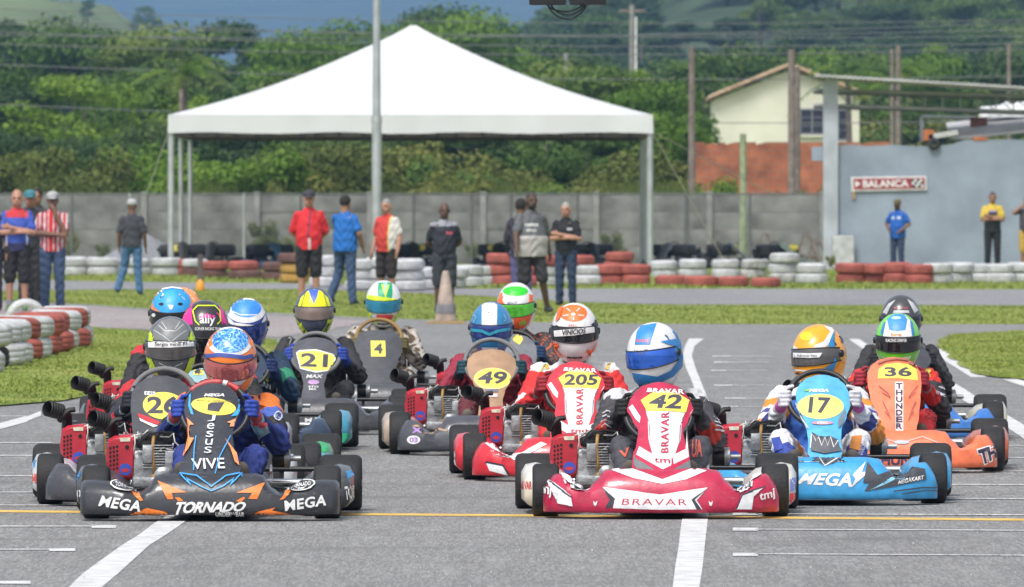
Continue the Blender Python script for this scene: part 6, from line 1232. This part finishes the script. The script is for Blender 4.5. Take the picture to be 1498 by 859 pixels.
    if c.get('beard'): cols[(loc[:, 2] < -.035) & (loc[:, 2] > -.13) & (loc[:, 1] < .0) & (np.abs(loc[:, 2] + .055) > .008) & (np.abs(loc[:, 0]) < .08)] = (.03, .025, .022) if c['beard'] == 'dark' else (.25, .23, .22)
    if c.get('hair') == 'short': cols[(loc[:, 2] > .045 - .25 * loc[:, 1]) & (loc[:, 2] > -.03)] = c.get('haircol', (.04, .03, .025))
    setcol(me, cols); me.materials.append(m_skin)
    root = link('person', me); root.location = (fx, D, 0); root.rotation_euler = (0, 0, c.get('turn', 0)); tag(root, c['label'], 'person', c.get('group', 'onlookers behind the track'))
    # shirt
    tm = MB(); lo = c.get('hem', .88); f2 = ft * 1.06
    ellrings(tm, [(V3(0, .01, lo), .172 * k * f2, .128 * k * f2), (V3(0, .01, lo + .06), .175 * k * f2, .130 * k * f2), (V3(0, -.005, 1.10), .178 * k * f2, .135 * k * f2), (V3(0, .005, 1.28), .188 * k, .138 * k), (V3(0, .01, 1.38), .175 * k, .115 * k), (V3(0, .01, 1.44), .135 * k, .092 * k), (V3(0, .012, 1.48), .095 * k, .076 * k), (V3(0, .012, 1.51), .076 * k, .068 * k)])
    sl = c.get('sleeve', .72)
    for s in (-1, 1):
        S_, E, Wr = arms[s]; cap_(tm, S_, S_.lerp(E, min(1, sl)), .067 * k, .070 * k)
        if sl > 1: cap_(tm, E, E.lerp(Wr, .92), .058 * k, .042 * k)
    sm_ = remesh(tm, .010 * k, 2); Q = coords(sm_); nn_ = np.empty(len(Q) * 3, dtype=np.float32); sm_.vertices.foreach_get('normal', nn_); w_ = np.sin(Q[:, 2] * 42 + px + 3 * np.sin(Q[:, 0] * 17 + px)) * np.sin(Q[:, 0] * 26 + Q[:, 1] * 31 + px); sm_.vertices.foreach_set('co', (Q + nn_.reshape(-1, 3) * (w_ * .007)[:, None]).astype(np.float32).ravel()); Q = Q / k; cs = np.tile(np.array(c['shirt']), (len(Q), 1))
    if 'sfn' in c: c['sfn'](Q, cs)
    setcol(sm_, cs); sm_.materials.append(m_cloth); link('shirt', sm_, root)
    # trousers or shorts
    tm = MB(); ln = c.get('leg', 1.); wd = 1.12 if ln < 1 else 1.0
    ellrings(tm, [(V3(0, .01, .83), .10 * k, .09 * k), (V3(0, .01, .87), .165 * k * ft, .118 * k * ft), (V3(0, .01, .98), .166 * k * ft, .120 * k * ft), (V3(0, .01, 1.02), .15 * k * ft, .11 * k * ft)])
    for s in (-1, 1):
        hip, kn, an = legs[s]
        if ln < 1: cap_(tm, hip, hip.lerp(kn, ln * 1.05), .098 * k * wd, .084 * k * wd)
        else: cap_(tm, hip, kn, .104 * k, .080 * k); cap_(tm, kn, an + V3(0, 0, -.01), .078 * k, .066 * k)
    pm_ = remesh(tm, .010 * k, 2); Q = coords(pm_); nn_ = np.empty(len(Q) * 3, dtype=np.float32); pm_.vertices.foreach_get('normal', nn_); w_ = np.sin(Q[:, 2] * 48 + px + 3 * np.sin(Q[:, 0] * 21 + px)) * np.sin(Q[:, 0] * 23 + Q[:, 1] * 37 + px); pm_.vertices.foreach_set('co', (Q + nn_.reshape(-1, 3) * (w_ * .007)[:, None]).astype(np.float32).ravel()); Q = Q / k; cs = np.tile(np.array(c['pants']), (len(Q), 1)); setcol(pm_, cs); pm_.materials.append(m_cloth); link('shorts' if ln < 1 else 'trousers', pm_, root)
    for s in (-1, 1):
        hip, kn, an = legs[s]; sb = MB(); t0 = an + V3(s * .01, -.13, -.045); t0.z = max(t0.z, .04 * k); cap_(sb, an + V3(0, .02, -.045), t0, .042 * k, .038 * k, flat=.8); cap_(sb, an, an + V3(0, 0, -.03), .045 * k, .046 * k); link('shoe', sb.mesh('shoe', 'all', [M('shoe %s' % str(c.get('shoe', (.03, .03, .03))), c.get('shoe', (.03, .03, .03)), .7)]), root)
        if c.get('sock'): sb = MB(); cap_(sb, an + V3(0, 0, .02), an.lerp(kn, .22), .043 * k, .043 * k); link('sock', sb.mesh('sock', 'all', [M('grey sock', (.25, .25, .28), .9)]), root)
    hh = c.get('hair')
    if hh == 'full': hb = MB(); blob(hb, hd_ + V3(0, .022, .035), (.093 * k, .108 * k, .108 * k)); link('hair', remesh(hb, .012 * k, 1), root, m_hair)
    if c.get('cap'):
        hb = MB(); hb.loft([[hd_ + V3(math.cos(a) * r, math.sin(a) * r * 1.2 + .012, z) for a in [j * 2 * PI / 20 for j in range(20)]] for r, z in ((.091, .035), (.094, .06), (.088, .10), (.062, .132), (.015, .144))]); bk = 1 if c.get('capback') else -1
        hb.loft([[hd_ + V3(-.06, bk * .085, .045), hd_ + V3(0, bk * .10, .052), hd_ + V3(.06, bk * .085, .045), hd_ + V3(.06, bk * .085, .037), hd_ + V3(0, bk * .10, .042), hd_ + V3(-.06, bk * .085, .037)], [hd_ + V3(-.045, bk * .15, .03), hd_ + V3(0, bk * .175, .034), hd_ + V3(.045, bk * .15, .03), hd_ + V3(.045, bk * .15, .024), hd_ + V3(0, bk * .175, .028), hd_ + V3(-.045, bk * .15, .024)]]); link('cap', hb.mesh('cap', 60, [M('cap %s' % str(c['cap']), c['cap'], .85)]), root)
    return root
def f_blue(Q, c): c[Q[:, 2] < 1.0] = (.03, .03, .10); c[(Q[:, 2] > 1.37) & (np.abs(Q[:, 0]) < .16)] = (.55, .04, .05); c[(np.abs(np.abs(Q[:, 0]) - .15) < .012) & (Q[:, 2] < 1.15)] = (.6, .6, .62)
def f_str(Q, c): c[np.sin(Q[:, 0] * 95) > .1] = (.55, .50, .50); c[(np.abs(Q[:, 0] + .02) < .03) & (Q[:, 1] < 0)] = (.6, .02, .02)
def f_rw(Q, c): c[(Q[:, 0] > .10)] = (.62, .60, .58); c[(np.abs(Q[:, 0] - .10) < .009)] = (.7, .45, .05)
def f_dk(Q, c): c[(Q[:, 2] > 1.40)] = (.28, .29, .34); c[(np.abs(Q[:, 0] - .07) < .045) & (np.abs(Q[:, 2] - 1.29) < .022) & (Q[:, 1] < 0)] = (.5, .08, .12)
def f_gy(Q, c): c[Q[:, 2] < 1.14] = (.42, .40, .40); c[(np.abs(Q[:, 0] + .03) < .10) & (np.abs(Q[:, 2] - 1.30) < .02) & (Q[:, 1] < 0)] = (.5, .5, .5); c[(np.abs(Q[:, 0] + .05) < .07) & (np.abs(Q[:, 2] - 1.22) < .015) & (Q[:, 1] < 0)] = (.5, .5, .5)
def f_bk(Q, c): c[(np.abs(Q[:, 0] - .08) < .045) & (np.abs(Q[:, 2] - 1.31) < .02) & (Q[:, 1] < 0)] = (.45, .45, .47)
def f_bp(Q, c):
    for x in (-.07, .085): c[(np.abs(Q[:, 0] - x) < .045) & (np.abs(Q[:, 2] - 1.32) < .03) & (Q[:, 1] < 0)] = (.55, .6, .68)
def f_yb(Q, c): c[Q[:, 2] < 1.2] = (.018, .018, .02); c[(np.abs(Q[:, 0]) < .10) & (np.abs(Q[:, 2] - 1.29) < .05)] = (.03, .03, .035); c[(np.abs(Q[:, 0]) < .08) & (np.abs(Q[:, 2] - 1.34) < .018) & (Q[:, 1] < 0)] = (.25, .2, .5)
def f_rd(Q, c): c[(np.abs(Q[:, 0] - .01) < .022) & (Q[:, 1] < 0) & (Q[:, 2] < 1.06)] = (.55, .5, .5); c[(np.abs(Q[:, 0] - .02 + (1.4 - Q[:, 2]) * .1) < .010) & (Q[:, 1] < 0) & (Q[:, 2] > 1.05)] = (.05, .04, .1)
JEAN = (.05, .085, .16)
standing(25, 456, 278, dict(label='person in blue and red shirt with arms crossed and black shorts', skin='light', arms='crossed', shirt=(.045, .09, .40), sfn=f_blue, pants=(.015, .015, .017), leg=.95, sock=1, shoe=(.08, .18, .06)))
standing(77, 455, 281, dict(label='person in red and white striped shirt with hand at chin', skin='brown', arms='chin', shirt=(.45, .03, .05), sfn=f_str, pants=JEAN, hair='short', cap=(.35, .35, .36)))
standing(44, None, 279, dict(label='person with teal cap half hidden behind the two men', skin='tan', shirt=(.03, .03, .035), pants=(.02, .02, .02), cap=(.05, .2, .25)), D=127)
standing(54, None, 276, dict(label='person with tousled dark hair half hidden behind the two men', skin='tan', shirt=(.05, .05, .05), pants=(.02, .02, .02), hair='full'), D=131)
standing(-14, 456, 285, dict(label='person in dark sleeves mostly cut off beside the man with crossed arms', skin='tan', shirt=(.02, .02, .03), pants=(.03, .03, .05), hair='short'))
standing(193, 431, 292, dict(label='person in dark tee, jeans and grey cap walking away', skin='brown', turn=PI * .97, shirt=(.045, .048, .058), sleeve=.8, pants=(.06, .14, .27), cap=(.36, .37, .38), hair='short', arms='side', stance='stride'))
standing(452, 451, 279, dict(label='person in red shirt, black shorts and black cap, hands behind back', skin='light', arms='behind', fat=1.06, shirt=(.62, .022, .03), sfn=f_rd, pants=(.015, .015, .017), leg=.85, cap=(.04, .04, .05), sleeve=.85))
standing(505, 446, 286, dict(label='person in blue polo and jeans turned sideways with phone at ear', skin='tan', arms='phone', turn=2.65, fat=1.14, shirt=(.012, .13, .45), pants=(.045, .08, .17), hair='full', stance='stride', hem=.86))
standing(566, 445, 291, dict(label='person in red and white shirt and dark shorts with grey hair', skin='light', turn=-.55, arms='side', shirt=(.55, .05, .04), sfn=f_rw, pants=(.03, .022, .022), leg=.9, hair='short', haircol=(.25, .24, .23), fat=1.08))
standing(650, 459, 297, dict(label='bald person in dark shirt with grey collar, hands behind back', skin='dark', arms='behind', shirt=(.022, .024, .035), sfn=f_dk, pants=(.03, .034, .045), leg=.95, turn=.1))
standing(762, None, 291, dict(label='person in dark jacket and purple trousers behind the walking man', skin='brown', shirt=(.03, .025, .04), sleeve=1.2, pants=(.10, .09, .22), hair='full', turn=2.6), D=121)
standing(777, 461, 281, dict(label='heavy bearded person in grey tee walking in dark shorts', skin='dark', turn=.35, arms='swing', stance='stride', shirt=(.11, .115, .125), sfn=f_gy, pants=(.035, .032, .035), leg=.9, hair='short', beard='dark', fat=1.32, hem=.84))
standing(828, 447, 296, dict(label='person in black tee with arms crossed and dark blue jeans', skin='light', arms='crossed', shirt=(.013, .014, .018), sfn=f_bk, pants=(.022, .04, .085), hair='short', haircol=(.3, .29, .28), turn=-.2))
standing(1313, None, 292, dict(label='bearded person in blue polo and cap behind the red tyres', skin='brown', arms='hip', shirt=(.012, .10, .42), sfn=f_bp, pants=(.03, .05, .10), cap=(.12, .10, .05), beard='dark', turn=-.5, fat=1.1, hem=.82), D=194)
standing(1452, None, 281, dict(label='person in yellow and black tee with arms crossed behind white tyres', skin='tan', arms='crossed', shirt=(.62, .45, .05), sfn=f_yb, pants=(.014, .014, .016), hair='short'), D=197)
standing(1503, None, 287, dict(label='person in grey top and yellow shorts raising arms, cut by the frame', skin='tan', arms='raise', shirt=(.06, .055, .065), pants=(.5, .32, .05), leg=.9, hair='short'), D=196)
# ------------------------------------------------------------------ karts parked behind the tyre barrier
for px, D, yw, bc, lb in ((268, 203, .1, (.02, .02, .022), 'black parked kart with yellow plate left of the dry weeds'), (308, 204.5, -.1, (.03, .03, .03), 'black parked kart with two pale plates beside the weeds'), (404, 204, .5, (.05, .12, .25), 'parked kart with blue and white bodywork behind the man in red'), (606, 206, .2, (.02, .02, .022), 'black parked kart behind the man in red and white'), (728, 206, -.3, (.02, .02, .025), 'dark parked kart behind the walking man'), (868, 205, .3, (.02, .022, .03), 'dark parked kart behind the man in black'), (974, 204, -.5, (.06, .07, .09), 'parked kart by the marquee leg'), (1076, 206, 1.2, (.03, .03, .035), 'parked kart beside the green post'), (1152, 204.6, .8, (.10, .14, .10), 'parked kart between the A-frame stands')):
    c = dict(x=px, s=F / D, yaw=yw, bcol=bc, pcol=bc, label=lb, group='karts parked behind the barrier', p='AB'[px % 2], cov=m_blk); o = build_kart(c)
    bs = MB(); bs.rbox((0, .35, .46), (1.15, .5, .30), .09); bs.build('body_shell', m_dark, o['root'], 40)
    o['SP'] = Surf([[q for q in o['root'].children if q.name.startswith('body_shell')][0].data], kart_matrix(c)[0], D)
    yy = YH + (CAMH - .52) * F / D
    o['SP'].ell(px + random.uniform(-9, 9), yy, 8, 5, YEL, [q for q in o['root'].children if q.name.startswith('body_shell')][0], 'number_plate', L=2.)
# ------------------------------------------------------------------ haze: the air between the camera and the hills
hz_ = MB(); hz_.box((0, 4650, 208), (5600, 9500, 420)); hz_o = hz_.build('haze', None if False else bpy.data.materials.new('haze air')); hm = hz_o.active_material; hm.use_nodes = True
hn, hl = nodes_of(hm); hn.remove(hn['Principled BSDF']); pv = hn.new('ShaderNodeVolumePrincipled'); pv.inputs['Color'].default_value = (.32, .58, 1, 1); pv.inputs['Density'].default_value = .0002; pv.inputs['Anisotropy'].default_value = .1
hl.new(pv.outputs[0], hn['Material Output'].inputs['Volume']); tag(hz_o, 'thin pale bluish haze lying over the hills', 'haze', kind='stuff')
bpy.data.scenes.remove(TS)
for o in list(bpy.data.objects):
    if o.users == 0: bpy.data.objects.remove(o)
